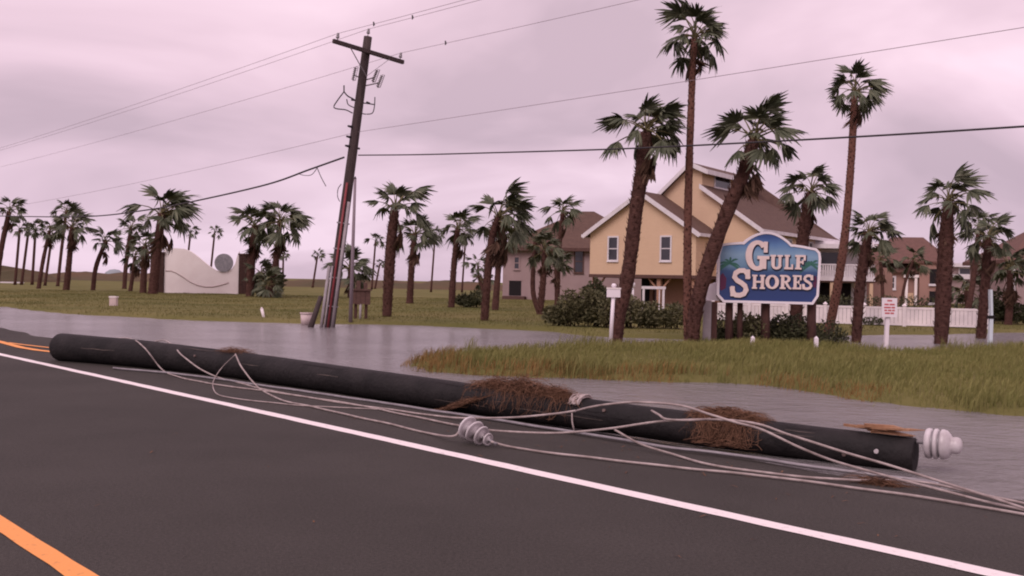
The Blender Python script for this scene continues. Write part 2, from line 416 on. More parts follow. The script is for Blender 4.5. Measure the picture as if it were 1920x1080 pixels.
# road
al = np.concatenate([np.arange(-60, -14, 4.0), np.arange(-14, 34, 0.5), np.arange(34, 200, 8.0)])
pp = np.concatenate([np.array([-9.0, -4, 0, 2, 4, 5, 6]), np.arange(6.3, 10.2, 0.3)])
A_, P_ = np.meshgrid(al, pp)
Zr = shoulder(A_.ravel(), P_.ravel()) + 0.003 * np.sin(A_.ravel() * 0.7) * (P_.ravel() > 6)
vx = A_.ravel() * DR.x + P_.ravel() * PR.x; vy = A_.ravel() * DR.y + P_.ravel() * PR.y
na, npp = len(al), len(pp)
ii = np.arange((npp - 1) * na).reshape(npp - 1, na)[:, :-1].ravel()
fr = np.stack([ii, ii + na, ii + na + 1, ii + 1], 1)
g = MB(); g.v = np.stack([vx, vy, Zr], 1).tolist(); g.f = fr.tolist(); g.sm = [True] * len(fr)
road = structure(g.build('road', m_asph))
def stripe(name, p0, p1, a0, a1, m, step=0.25, rag=0.006, seed=1):
    rnd = random.Random(seed); g = MB(); n = int((a1 - a0) / step)
    vv = []
    for i in range(n + 1):
        a = a0 + (a1 - a0) * i / n
        vv.append(RP(a, p0 + rnd.uniform(-rag, rag), 0.004)); vv.append(RP(a, p1 + rnd.uniform(-rag, rag), 0.004))
    g.add(vv, [(2 * i, 2 * i + 1, 2 * i + 3, 2 * i + 2) for i in range(n)])
    return g.build(name, m, road)
stripe('edge_line', P_WHITE - 0.072, P_WHITE + 0.072, -12, 70, m_white)
stripe('centre_line', P_YEL - 0.062, P_YEL + 0.062, -12, 70, m_yellow, seed=2)
def ground_band(name, pts, wd, m, parent, lift=0.004):
    g = MB(); P = [G(u, v) for u, v in pts]; vv = []
    for i, p in enumerate(P):
        t = (P[min(i + 1, len(P) - 1)] - P[max(i - 1, 0)]).normalized(); n_ = Vector((-t.y, t.x, 0))
        for s in (-1, 1):
            q = p + n_ * wd / 2 * s
            a = q.x * DR.x + q.y * DR.y; c = q.x * PR.x + q.y * PR.y
            vv.append((q.x, q.y, float(shoulder(np.array([a]), np.array([c]))[0]) + lift + 0.004))
    g.add(vv, [(2 * i, 2 * i + 1, 2 * i + 3, 2 * i + 2) for i in range(len(P) - 1)])
    return g.build(name, m, parent)
ground_band('turn_lane_line', [(-30, 635), (0, 641), (14, 645), (40, 652), (70, 657), (110, 661.5), (150, 666)], 0.16, m_yellow, road)
ground_band('turn_lane_line', [(14, 643), (40, 646.5), (70, 650), (110, 654.5), (150, 659)], 0.10, m_yellow, road, 0.006)

# far dunes and rough brown ground on the skyline
def dune(name, u0, u1, Y, top, seed, wdt=26):
    rnd = random.Random(seed); g = MB(); n = 60; vv = []
    ph = [rnd.uniform(0, 6) for _ in range(4)]
    for i in range(n + 1):
        u = u0 + (u1 - u0) * i / n; X = W(u, 530, Y).x; f = i / n
        e_ = min(1, f * 7, (1 - f) * 7)
        hh = top * e_ * (0.82 + 0.10 * math.sin(f * 19 + ph[0]) + 0.08 * math.sin(f * 43 + ph[1]) + 0.05 * math.sin(f * 97 + ph[2]))
        for y, k in ((-wdt / 2, -0.1), (-wdt * 0.25, 0.72), (0, 1.0), (wdt * 0.3, 0.8), (wdt / 2, -0.1)):
            vv.append((X, Y + y, hh * k - 0.05))
    g.add(vv, [(i * 5 + k, (i + 1) * 5 + k, (i + 1) * 5 + k + 1, i * 5 + k + 1) for i in range(n) for k in range(4)], True)
    return structure(g.build(name, m_dune))
dune('dune', 480, 1010, 170, 1.75, 1)
dune('dune', 60, 560, 230, 2.3, 2, 40)
dune('dune', -160, 75, 150, 2.5, 3)
dune('dune', 850, 2300, 260, 2.2, 4, 40)

# ------------------------------------------------------------------ palms
def frond_mesh(seed, m, mp_, fold, spread, droop, nseg=22):
    """unit frond: petiole then a fan of leaf segments, along +X, up +Z"""
    rnd = random.Random(seed); g = MB()
    pet = 0.56 + rnd.uniform(-0.08, 0.07)
    sideb = rnd.uniform(-0.14, 0.14)
    pts = [Vector((pet * t, sideb * t * t * 0.5, 0.05 * math.sin(t * 3) - 0.08 * droop * t * t)) for t in (0, 0.35, 0.7, 1.0)]
    g.tube(pts, [0.030, 0.019, 0.014, 0.011], 4, cap=False)
    nf_p = len(g.f)
    hub = pts[-1]; base_dir = math.atan2(pts[-1].y - pts[-2].y, pts[-1].x - pts[-2].x)
    slope = (pts[-1].z - pts[-2].z) / max(1e-6, (pts[-1] - pts[-2]).length)
    flop = rnd.uniform(-0.35, 0.35)
    for i in range(nseg):
        f = (i + 0.5) / nseg * 2 - 1
        an = base_dir + f * spread + rnd.uniform(-0.10, 0.10)
        L = (0.45 - 0.09 * f * f) * rnd.uniform(0.70, 1.10)
        wd = 0.030 + 0.008 * (1 - abs(f))
        d = Vector((math.cos(an), math.sin(an), slope * math.cos(an - base_dir))); nrm = Vector((-d.y, d.x, 0))
        tw = rnd.uniform(-0.5, 0.5) + (0.5 if i % 2 else -0.5)
        up = nrm * math.cos(tw) + Vector((0, 0, math.sin(tw)))
        hang = rnd.uniform(0.05, 0.75)
        st = [(0.02, 0.30), (0.35, 1.0), (0.70, 0.85), (1.0, 0.12)]
        vv = []
        for r, ww in st:
            rr = L * r
            c = hub + d * rr + Vector((0, 0, -droop * rr * rr * 1.1 - fold * abs(f) * rr + flop * f * rr - hang * L * max(0, r - 0.45) ** 1.4)) + Vector((-math.cos(an), -math.sin(an), 0)) * (hang * L * 0.25 * max(0, r - 0.5))
            vv += [c - up * wd * ww, c + up * wd * ww]
        g.add(vv, [(2 * k, 2 * k + 1, 2 * k + 3, 2 * k + 2) for k in range(3)])
    me = bpy.data.meshes.new('frond'); me.from_pydata(g.v, [], g.f)
    me.materials.append(m); me.materials.append(mp_)
    me.polygons.foreach_set('material_index', [1 if k < nf_p else 0 for k in range(len(g.f))])
    me.update()
    return me
FR = [frond_mesh(10 + k, m_leaf, m_leafp, *a) for k, a in enumerate([(0.30, 1.75, 0.35), (0.55, 1.45, 0.55), (0.45, 1.25, 0.40), (0.65, 1.65, 0.75), (0.35, 1.05, 0.55), (0.50, 1.90, 0.50), (0.75, 1.35, 0.9), (0.45, 1.55, 0.3)])]
FRD = [frond_mesh(40 + k, m_dead, m_dead, *a) for k, a in enumerate([(0.7, 0.6, 0.6), (0.6, 0.8, 0.7), (0.8, 0.45, 0.5)])]
def spline(P, n):
    """Catmull-Rom through points"""
    P = [Vector(p) for p in P]
    if len(P) == 2: P = [P[0], P[0].lerp(P[1], 0.5), P[1]]
    out = []
    Q = [P[0] * 2 - P[1]] + P + [P[-1] * 2 - P[-2]]
    segs = len(P) - 1
    for i in range(n + 1):
        t = i / n * segs; k = min(int(t), segs - 1); f = t - k
        a, b, c, d = Q[k], Q[k + 1], Q[k + 2], Q[k + 3]
        out.append(0.5 * ((2 * b) + (c - a) * f + (2 * a - 5 * b + 4 * c - d) * f * f + (3 * b - 3 * c + d - a) * f ** 3))
    return out
WIND = Vector((0.80, 0.25, 0.0))
def frond_frames(rnd, n, el_lo, el_hi, wind, windup=0.0):
    res = []
    for i in range(n):
        az = i * 2.39996 + rnd.uniform(-0.35, 0.35)
        t = (i + 0.5) / n
        el = el_lo + (el_hi - el_lo) * (t ** 0.8) + rnd.uniform(-0.14, 0.14)
        d = Vector((math.cos(az) * math.cos(el), math.sin(az) * math.cos(el), math.sin(el)))
        d = (d + WIND * wind * rnd.uniform(0.5, 1.2)).normalized()
        side = Vector((0, 0, 1)).cross(d)
        if side.length < 0.05: side = Vector((0, 1, 0))
        side.normalize(); up = d.cross(side).normalized()
        ro = rnd.uniform(-0.8, 0.8)
        side2 = side * math.cos(ro) + up * math.sin(ro); up2 = d.cross(side2)
        res.append((d, side2, up2))
    return res
def mat4(d, s, u, sc_, loc):
    return Matrix(((d.x * sc_, s.x * sc_, u.x * sc_, loc.x), (d.y * sc_, s.y * sc_, u.y * sc_, loc.y), (d.z * sc_, s.z * sc_, u.z * sc_, loc.z), (0, 0, 0, 1)))
def palm(label, path, Y, wpx, crown, n=18, dead=4, boots=True, wind=0.35, seed=1, group=None, el=(-0.80, 1.35), smooth=False, far=False, crown_at=None, droot=1.0, small=0):
    rnd = random.Random(seed * 7 + 3)
    k = Y / F_PX
    P = [W(u, v, Y) for u, v in path]
    base = Vector((P[0].x, Y, hz(P[0].x, Y) - 0.08))
    P[0] = base.copy()
    # a little depth to the lean, so that the stem is curved in space
    lean = rnd.uniform(-0.5, 0.5) * (P[-1].z - base.z) * 0.06
    for i in range(1, len(P)): P[i].y += lean * i / (len(P) - 1)
    nm = 'palm_tree'
    root = empty(nm, base, label, 'palm tree', group)
    S = [p - base for p in spline(P, 10 if far else 26)]
    wpx = [q * 0.64 for q in wpx]
    w0, w1 = wpx[0] * k / 2, wpx[-1] * k / 2
    wm = wpx[1] * k / 2 if len(wpx) > 2 else (w0 + w1) / 2
    ns = len(S) - 1
    def rad(t):
        a = w0 * (1 - t) * (1 - 2 * t) + 4 * wm * t * (1 - t) + w1 * t * (2 * t - 1)
        return a
    g = MB()
    g.tube(S, [max(0.02, rad(i / ns) * (1 + (0 if far else rnd.uniform(-0.06, 0.06)))) * (1.25 if i == 0 else 1) for i in range(ns + 1)], 6 if far else 12)
    tr = g.build('trunk', m_trunk2 if smooth else m_trunk, root)
    top = S[-1]
    tdir = (S[-1] - S[-3]).normalized()
    if boots and not far:
        g = MB(); H = sum((S[i + 1] - S[i]).length for i in range(ns)); nb = int(H / 0.020)
        for j in range(nb):
            t = (j + 0.5) / nb; ix = min(int(t * ns), ns - 1); f = t * ns - ix
            c = S[ix].lerp(S[ix + 1], f); az = j * 2.39996 + rnd.uniform(-0.2, 0.2); rr = rad(t)
            o = Vector((math.cos(az), math.sin(az), 0)); s_ = Vector((-o.y, o.x, 0))
            L = rnd.uniform(0.10, 0.25) * (1.0 if not smooth else 0.45); out = rnd.uniform(0.01, 0.09) * (1 if not smooth else 0.3)
            b0 = c + o * rr * 0.9; wd = rnd.uniform(0.02, 0.042)
            mid = c + o * (rr + out * 0.6) + Vector((0, 0, L * 0.55)); tip = c + o * (rr + out) + Vector((0, 0, L))
            g.add([b0 - s_ * wd, b0 + s_ * wd, mid + s_ * wd * 0.7, mid - s_ * wd * 0.7, tip, b0 + Vector((0, 0, L * 0.3))], [(0, 1, 2, 3), (3, 2, 4), (0, 3, 5), (1, 5, 2)])
        g.build('boots', m_boot, root)['kind'] = 'stuff'
    wind = wind + 0.12; n = max(11, int(n * 1.22)); cr_ = crown * k * (rnd.uniform(1.12, 1.20) if Y < 30 else rnd.uniform(1.04, 1.14)); el = (el[0] + rnd.uniform(-.15, .25), el[1])
    fr_ = frond_frames(rnd, n, el[0], el[1], wind)
    cc = top + tdir * 0.05
    if far:
        g = MB()
        for i, (d, s, u) in enumerate(fr_):
            me = FR[(i + seed) % len(FR)]; M = mat4(d, s, u, cr_ * rnd.uniform(0.8, 1.15), cc)
            g.add([M @ v.co for v in me.vertices], [tuple(p.vertices) for p in me.polygons])
        g.build('crown', m_leaf, root)
    else:
        for i, (d, s, u) in enumerate(fr_):
            o = bpy.data.objects.new('frond', FR[(i * 3 + seed) % len(FR)]); COL.objects.link(o); o.parent = root
            o.matrix_local = mat4(d, s, u, cr_ * rnd.uniform(0.70, 1.15), cc + tdir * rnd.uniform(-0.25, 0.1) * cr_ * 0.5)
        for i in range(dead):
            az = rnd.uniform(0, 6.28); e2 = -1.35 + rnd.uniform(-0.1, 0.35)
            d = Vector((math.cos(az) * math.cos(e2), math.sin(az) * math.cos(e2), math.sin(e2)))
            d = (d + WIND * wind * 0.6).normalized(); s = Vector((0, 0, 1)).cross(d).normalized(); u = d.cross(s)
            o = bpy.data.objects.new('dead_frond', FRD[i % 3]); COL.objects.link(o); o.parent = root
            o.matrix_local = mat4(d, s, u, cr_ * rnd.uniform(0.75, 1.0), cc - tdir * cr_ * rnd.uniform(0.1, 0.35))
    return root

# by the town sign
palm('stout shaggy palm beside the small white post, its crown clear of the roof', [(1155, 642), (1160, 600), (1177, 520), (1192, 400), (1202, 330), (1212, 248)], 26.4, [32, 40, 36], 76, 22, 6, True, 0.30, 1)
palm('very tall slim palm rising in front of the peach house gable', [(1292, 642), (1289, 560), (1290, 400), (1296, 200), (1302, 72)], 26.8, [28, 23, 18], 66, 22, 3, True, 0.15, 2, smooth=True)
palm('stout shaggy palm leaning hard over the blue town sign', [(1297, 644), (1302, 600), (1320, 520), (1363, 400), (1393, 330), (1414, 264)], 26.0, [40, 42, 36], 76, 20, 4, True, 0.30, 3)
palm('stout palm rising right behind the blue town sign', [(1490, 632), (1497, 520), (1508, 420), (1518, 362)], 31, [38, 36, 26], 56, 18, 4, True, 0.2, 4)
palm('tall slim leaning palm between the town sign and the red lettered notice', [(1553, 630), (1570, 540), (1585, 440), (1597, 300), (1604, 172)], 34, [28, 24, 20], 55, 20, 5, True, 0.1, 5, smooth=True)
palm('medium palm with a dark stem between the white balcony house and the notice', [(1604, 640), (1612, 540), (1622, 470), (1628, 438)], 29.5, [28, 30, 20], 48, 17, 4, True, 0.35, 6)
palm('thin palm against the wall windows of the pink tan house', [(1655, 600), (1655, 540), (1652, 490)], 60, [12, 10, 9], 34, 13, 6, False, 0.2, 7)
palm('slender leaning palm before the pale columns of the pink tan house', [(1688, 580), (1697, 530), (1712, 488)], 72, [9, 8, 8], 32, 14, 2, False, 0.25, 8)
palm('stout palm with a swollen middle standing by the end of the white fence', [(1763, 642), (1768, 550), (1772, 450), (1775, 380)], 29.6, [34, 44, 24], 66, 18, 5, True, 0.25, 9)
palm('dark stemmed palm beside the white marker post', [(1838, 632), (1846, 540), (1852, 450)], 33.5, [28, 26, 18], 58, 17, 4, True, 0.2, 10)
palm('leaning palm half hidden behind the fence end', [(1808, 600), (1822, 540), (1834, 425)], 42, [16, 16, 12], 38, 15, 3, False, 0.2, 11)
palm('bushy low palm in front of the beige garage', [(1890, 602), (1893, 560), (1892, 505)], 45, [22, 20, 16], 52, 20, 9, False, 0.25, 12)
palm('low bushy palm spreading over the white fence', [(1815, 606), (1815, 570), (1812, 545)], 47, [18, 16, 14], 42, 16, 6, False, 0.25, 13)
# between the utility pole and the grey house
palm('stout palm with few wide open fronds and a shaggy collar low on its stem', [(725, 598), (729, 520), (734, 450), (740, 394)], 40, [24, 32, 24], 66, 15, 3, True, 0.25, 14, el=(-0.35, 1.3))
palm('dense palm leaning close behind the open fronded one', [(768, 570), (772, 500), (778, 440)], 62, [20, 18, 15], 46, 20, 7, True, 0.35, 15)
palm('straight palm with bushy crown standing beyond the dark low bush', [(846, 580), (851, 500), (858, 430)], 55, [19, 17, 14], 42, 18, 4, True, 0.35, 16)
palm('palm at the water edge with its crown blown sideways and a dark dead skirt', [(908, 606), (914, 520), (922, 450), (934, 408)], 37.5, [22, 22, 17], 66, 20, 11, True, 0.75, 17)
palm('second stem growing close behind the wind blown palm', [(928, 584), (933, 520), (938, 450)], 52, [20, 18, 15], 44, 14, 9, False, 0.6, 18)
palm('slim palm rising above the grey house roof edge', [(1045, 572), (1048, 480), (1055, 398)], 56, [13, 13, 12], 40, 16, 2, False, 0.2, 19)
palm('curved palm of the close pair before the grey house', [(1012, 594), (1000, 550), (1000, 500), (1004, 452)], 47, [15, 14, 12], 32, 14, 5, False, 0.3, 20)
palm('straight palm of the close pair before the grey house', [(1012, 594), (1018, 530), (1022, 470)], 46, [19, 18, 14], 38, 18, 7, True, 0.3, 21)
palm('short palm below the arched window of the grey house', [(1043, 572), (1043, 540), (1042, 500)], 55, [11, 10, 10], 30, 14, 6, False, 0.3, 22)
palm('bushy short palm behind the thin mast and the board box', [(655, 560), (656, 530), (656, 505)], 75, [12, 12, 11], 46, 20, 6, False, 0.15, 23)
palm('short bushy palm beside the dark low bush', [(912, 570), (905, 545), (903, 525)], 75, [9, 9, 8], 26, 12, 3, False, 0.15, 24)
palm('small palm between two taller stems behind the lawn', [(905, 556), (898, 520), (896, 498)], 95, [8, 8, 7], 24, 12, 3, False, 0.15, 25)
# by the white monument wall
palm('big palm at the left end of the monument wall, crown blown sideways', [(286, 556), (293, 480), (302, 400)], 74, [28, 26, 22], 60, 22, 6, True, 0.60, 26)
palm('shaggy palm against the brick pier left of the monument wall', [(268, 556), (270, 510), (272, 462)], 76, [20, 18, 16], 34, 15, 8, False, 0.3, 27)
palm('shaggy palm at the right end of the monument wall', [(468, 562), (471, 500), (478, 425)], 72, [24, 24, 20], 50, 20, 8, True, 0.25, 28)
palm('leaning palm with a round crown right of the monument wall', [(506, 562), (516, 500), (526, 418)], 70, [20, 17, 15], 52, 22, 7, True, 0.3, 29)
palm('low palm tuft at the foot of the right hand monument palms', [(486, 562), (488, 540), (490, 515)], 72, [14, 13, 12], 34, 14, 5, False, 0.1, 30)
palm('short palm sprout beside the right hand monument palms', [(498, 562), (500, 548), (502, 535)], 69, [10, 10, 9], 34, 14, 3, False, 0.1, 31)
# the row along the far lawn on the left
palm('leaning palm at the end of the far row with a yellowish stem', [(-8, 545), (2, 470), (18, 396)], 74, [16, 15, 14], 30, 15, 4, False, 0.25, 32)
palm('bushy palm of the far row with a long dead skirt', [(124, 548), (130, 490), (136, 425)], 82, [18, 16, 14], 36, 18, 12, True, 0.3, 33)
palm('bent palm of the far row with drooping side fronds', [(174, 547), (180, 500), (198, 452)], 84, [13, 13, 12], 34, 15, 2, False, 0.25, 34)
palm('twin stemmed looking palm of the far row, thick at its foot', [(72, 543), (80, 490), (92, 432)], 88, [12, 11, 10], 27, 14, 5, False, 0.2, 35)
palm('tall slim palm overtopping the far row', [(108, 535), (116, 470), (126, 398)], 105, [9, 9, 8], 27, 14, 3, False, 0.25, 36)
palm('palm of the far row leaning beside the big monument palm', [(233, 540), (237, 490), (246, 428)], 96, [13, 12, 11], 30, 15, 5, False, 0.25, 37)
palm('short dense palm between the far row and the monument wall', [(244, 550), (250, 510), (254, 480)], 84, [12, 11, 10], 30, 16, 7, False, 0.2, 38)
for i, (p, Y, r) in enumerate([([(28, 534), (38, 432)], 110, 19), ([(40, 534), (52, 434)], 112, 19), ([(60, 534), (68, 432)], 115, 19), ([(84, 535), (98, 440)], 108, 19)]):
    palm('slim dark palm bunched with its like in the far row', p, Y, [8, 7], r, 12, 2, False, 0.25, 50 + i, 'slim palms of the far row', far=True)
FARP = [([(586, 532), (595, 480)], 150, 14), ([(697, 535), (704, 452)], 140, 18), ([(703, 532), (712, 496)], 150, 12), ([(808, 545), (816, 440)], 120, 17), ([(866, 545), (873, 446)], 125, 20), ([(392, 535), (402, 436)], 140, 15), ([(346, 535), (358, 436)], 120, 17), ([(521, 532), (522, 480)], 140, 12), ([(530, 532), (531, 478)], 150, 13)]
FARL = ['short thin far palm near the foot of the leaning utility pole', 'tall thin far palm between the mast and the open fronded palm', 'short thin far palm beside a taller thin one', 'tall thin far palm between the dense palm and the straight bushy palm', 'tall thin far palm close behind the straight bushy palm', 'thin far palm rising behind the dip of the monument wall', 'thin far palm rising behind the high shoulder of the monument wall', 'thin far palm of a close pair behind the round crowned monument palm', 'thin far palm of a close pair behind the round crowned monument palm']
for i, (p, Y, r) in enumerate(FARP):
    palm(FARL[i], p, Y, [6.5, 5.5], r, 11, 0, False, 0.25, 70 + i, 'pair of thin far palms' if i > 6 else None, far=True)

# ------------------------------------------------------------------ shrubs and grass
def leaf_blob(g, c, rx, ry, rz, n, size, rnd):
    for _ in range(n):
        while True:
            q = Vector((rnd.uniform(-1, 1), rnd.uniform(-1, 1), rnd.uniform(-0.6, 1)))
            if 0.15 < q.length < 1: break
        q = q.normalized() * (q.length ** 0.5)
        p = Vector((c[0] + q.x * rx, c[1] + q.y * ry, c[2] + q.z * rz))
        d = Vector((rnd.gauss(0, 1) + q.x, rnd.gauss(0, 1) + q.y, rnd.gauss(0, 0.7) + 0.6)).normalized()
        s_ = d.cross(Vector((rnd.gauss(0, 1), rnd.gauss(0, 1), rnd.gauss(0, 1)))).normalized()
        L = size * rnd.uniform(0.6, 1.3); wv = L * 0.20
        g.add([p, p + d * L * 0.5 + s_ * wv, p + d * L, p + d * L * 0.5 - s_ * wv], [(0, 1, 2, 3)])
def shrub(label, u, vtop, Y, wpx, m, seed, n=1400, size=0.16, group=None, nblob=6, depth=1.0):
    rnd = random.Random(seed); k = Y / F_PX
    X = W(u, 560, Y).x; z0 = hz(X, Y); H = max(0.3, W(u, vtop, Y).z - z0) * 1.08; hw = wpx * k / 2
    root = empty('shrub', (X, Y, z0 - 0.03), label, 'shrub', group)
    g = MB(); gt = MB()
    for b in range(nblob):
        f = (b + 0.5) / nblob * 2 - 1
        bh = H * rnd.uniform(0.50, 1.12); bx = f * hw * 0.85 + rnd.uniform(-.1, .1) * hw; by = rnd.uniform(-0.4, 0.4) * depth
        leaf_blob(g, (bx, by, bh * 0.52), hw / nblob * 1.9 + 0.1, 0.5 * depth, bh * 0.52, n // nblob, size, rnd)
        for s in range(3):
            gt.tube([(bx + rnd.uniform(-.1, .1), by, 0), (bx + rnd.uniform(-.3, .3) * hw / nblob, by + rnd.uniform(-.2, .2), bh * 0.5), (bx + rnd.uniform(-.8, .8) * hw / nblob, by + rnd.uniform(-.3, .3), bh * 0.85)], [0.02, 0.014, 0.006], 4)
    g.build('foliage', m, root); gt.build('stems', m_twig, root)
    return root
shrub('broad loose hedge shrub behind the small white post', 1085, 552, 33.5, 130, m_shrub, 1, 3600, 0.16, nblob=9)
shrub('shrub under the house between the two nearest stout palms', 1222, 564, 33.5, 130, m_shrub, 2, 3200, 0.15, nblob=9)
shrub('shrub behind the foot of the small white post and stout palm', 1150, 566, 34.5, 80, m_shrub, 3, 2000, 0.16, nblob=5)
shrub('low yellowish shrub below the left half of the town sign', 1405, 588, 27.2, 56, m_shrub, 4, 2200, 0.12, nblob=4)
shrub('dark low shrub below the middle of the town sign', 1455, 592, 27.4, 66, m_shrubd, 5, 2600, 0.12, nblob=4)
shrub('dark shrub below the right corner of the town sign', 1500, 600, 27.0, 56, m_shrubd, 6, 2200, 0.11, nblob=4)
shrub('dark low shrub at the grey post of the town sign', 1360, 598, 27.4, 40, m_shrubd, 7, 1500, 0.11, nblob=3)
shrub('round shrub at the foot of the tall leaning palm', 1552, 606, 28.0, 62, m_shrubd, 8, 1700, 0.12, nblob=4)
shrub('shrub in front of the white fence beside the red lettered notice', 1648, 592, 41, 62, m_shrubd, 9, 1400, 0.14, nblob=4)
shrub('low shrub in front of the white fence near the marker post', 1815, 602, 40.5, 62, m_shrubd, 10, 1200, 0.13, nblob=4)
shrub('dark low bush on the lawn beyond the water', 882, 548, 56, 42, m_shrubd, 11, 1500, 0.20, nblob=3)
shrub('dark climbing shrub under the raised peach house', 1118, 525, 58, 36, m_shrubd, 12, 1500, 0.24, nblob=3)
shrub('leggy shrub among the palms right of the monument wall', 502, 500, 73, 46, m_shrubd, 13, 1500, 0.30, nblob=3)
shrub('bushy shrub before the beige garage', 1880, 540, 46, 60, m_shrubd, 14, 2200, 0.2, nblob=3)

def grass(name, label, pts, m, hgt, wd, seed, bend=0.45, sink=0.10):
    rng = np.random.default_rng(seed); n = len(pts)
    z = height(pts[:, 0], pts[:, 1])
    keep = z > WATER_Z - sink
    pts = pts[keep]; z = z[keep]; n = len(pts)
    an = rng.uniform(0, 2 * np.pi, n); H = hgt * rng.uniform(0.40, 1.25, n) * (0.85 + 0.55 * wob(pts[:, 0] * 1.3 + 1, pts[:, 1] * 1.1) + 0.3 * wob(pts[:, 0] * 4.1, pts[:, 1] * 3.7))
    sx = np.cos(an) * wd / 2; sy = np.sin(an) * wd / 2
    bx = rng.normal(0.30, 0.35, n) * H * bend * 1.6; by = rng.normal(0, 0.35, n) * H * bend * 1.6
    b0 = np.stack([pts[:, 0] - sx, pts[:, 1] - sy, z - 0.03], 1); b1 = np.stack([pts[:, 0] + sx, pts[:, 1] + sy, z - 0.03], 1)
    m0 = np.stack([pts[:, 0] - sx * .8 + bx * .3, pts[:, 1] - sy * .8 + by * .3, z + H * .6], 1); m1 = np.stack([pts[:, 0] + sx * .8 + bx * .3, pts[:, 1] + sy * .8 + by * .3, z + H * .6], 1)
    tp = np.stack([pts[:, 0] + bx, pts[:, 1] + by, z + H], 1)
    V = np.stack([b0, b1, m1, m0, tp], 1).reshape(-1, 3)
    o = np.arange(n) * 5
    q = np.stack([o, o + 1, o + 2, o + 3], 1).tolist(); t = np.stack([o + 3, o + 2, o + 4], 1).tolist()
    me = bpy.data.meshes.new(name); me.from_pydata(V.tolist(), [], q + t); me.materials.append(m); me.update()
    ob = bpy.data.objects.new(name, me); COL.objects.link(ob); ob['kind'] = 'stuff'; tag(ob, label, 'grass')
    return ob
def scatter(n, x0, x1, y0, y1, seed, test):
    rng = np.random.default_rng(seed); P = np.stack([rng.uniform(x0, x1, n), rng.uniform(y0, y1, n)], 1)
    return P[test(P)]
def clump(P, th, s):
    return wob(P[:, 0] * s, P[:, 1] * s * 1.3) + wob(P[:, 0] * s * 2.7 + 5, P[:, 1] * s * 2.7) * 0.6 > th
P1 = scatter(190000, -4, 22, 10, 34, 3, lambda P: (sdist(P, isl) + 0.55 * wob(P[:, 0] * 1.9 + 3, P[:, 1] * 1.9) + 0.5 * wob(P[:, 0] * 5.3, P[:, 1] * 5.9 + 2) < 0.35 - 0.9 * np.random.default_rng(77).random(len(P))))
grass('tall_grass', 'tall olive grass on the strip between the two flooded channels', P1[:70000], m_blade, 0.17, 0.012, 5)
P2 = scatter(90000, -4, 22, 10, 24, 6, lambda P: (np.abs(sdist(P, isl) + 0.1) < 0.55) & (P[:, 1] < 20.5))
P2 = P2[clump(P2, -0.05, 0.9)]
grass('straw_grass', 'straw coloured grass fringing the near bank of the grass strip', P2[:16000], m_blade_o, 0.18, 0.012, 7)
P4 = scatter(160000, -6, 20, 9.5, 26, 12, lambda P: (sdist(P, isl) > -0.6) & (sdist(P, isl) < 1.5 * np.random.default_rng(5).random(len(P)) ** 2) & (P[:, 0] * PR.x + P[:, 1] * PR.y > 10.3))
P4 = P4[clump(P4, 0.55, 1.5)]
grass('reeds', 'sparse thin reeds standing in the water off the grass strip', P4[:5200], m_blade, 0.36, 0.010, 13, 0.5, 0.45)
P3 = scatter(260000, -38, 32, 30, 80, 8, lambda P: (sdist(P, lawn) < 0.1) & (np.abs(P[:, 0]) < P[:, 1] * 0.56))
grass('lawn_grass', 'short olive brown grass of the wide lawn beyond the water', P3[:80000], m_blade_l, 0.07, 0.022, 9)

# ------------------------------------------------------------------ fallen utility pole
def zr(x, y):
    a = x * DR.x + y * DR.y; p = x * PR.x + y * PR.y
    return float(shoulder(np.array([a]), np.array([p]))[0])
ax_px = [(105, 676, .232), (273, 690, .212), (495, 718, .190), (823, 767, .170), (1250, 828, .158), (1708, 887, .150)]
axis = []
for u, v, r in ax_px:
    q = G(u, v, -0.02)
    zz = max(zr(q.x, q.y), -0.14); q = G(u, v, zz)
    axis.append((q.x + PR.x * r * 0.35, q.y + PR.y * r * 0.35, zz + r * 0.97, r))
AXP = [Vector(a[:3]) for a in axis]
fp = empty('fallen_pole', Vector((AXP[2].x, AXP[2].y, 0)), 'fallen tarred utility pole lying along the flooded road edge', 'utility pole')
o_ = Vector(fp.location)
S = spline(AXP, 40)
rr_ = np.interp(np.linspace(0, 5, 41), range(6), [a[3] for a in axis])
rnd = random.Random(4)
g = MB()
dirL = (S[0] - S[1]).normalized(); dirR = (S[-1] - S[-2]).normalized()
pts = [S[0] + dirL * 0.05] + S + [S[-1] + dirR * 0.012]
rad_ = [rr_[0] * 0.86] + [r * rnd.uniform(0.985, 1.015) for r in rr_] + [rr_[-1] * 0.93]
g.tube([p - o_ for p in pts], rad_, 22)
g.build('pole_shaft', m_pole, fp)
# bands and bolts on the shaft, a tag near its sawn end
e1 = S[-1]; d1 = dirR; side = Vector((d1.y, -d1.x, 0)).normalized()
if side.y > 0: side = -side
g = MB(); c = S[-2] + side * 0.145 + Vector((0, 0, 0.02)) - o_
g.tube([c, c + side * 0.02], 0.02, 10); g.build('bolt_head', m_porc, fp)
g = MB()
c = S[-4] - o_
g.tube([S[-5] - o_ + Vector((0, 0, 0.12)) - side * 0.02, e1 + d1 * 0.30 - o_ + Vector((0, 0, 0.115)) - side * 0.02], 0.016, 8)
g.build('ridge_pin', m_steel, fp)
for i, an_ in ((34, 20), (35, 50), (38, -15), (30, 30), (12, 25)):
    dd_ = (S[i + 1] - S[i - 1]).normalized(); n1 = (side * math.cos(R(an_)) + Vector((0, 0, 1)) * math.sin(R(an_))).normalized(); c = S[i] + n1 * (rr_[i] - 0.005) - o_
    MB().tube([c, c + n1 * 0.022], [0.022, 0.018], 6).build('bolt_head', m_rust, fp)
crk = random.Random(17)
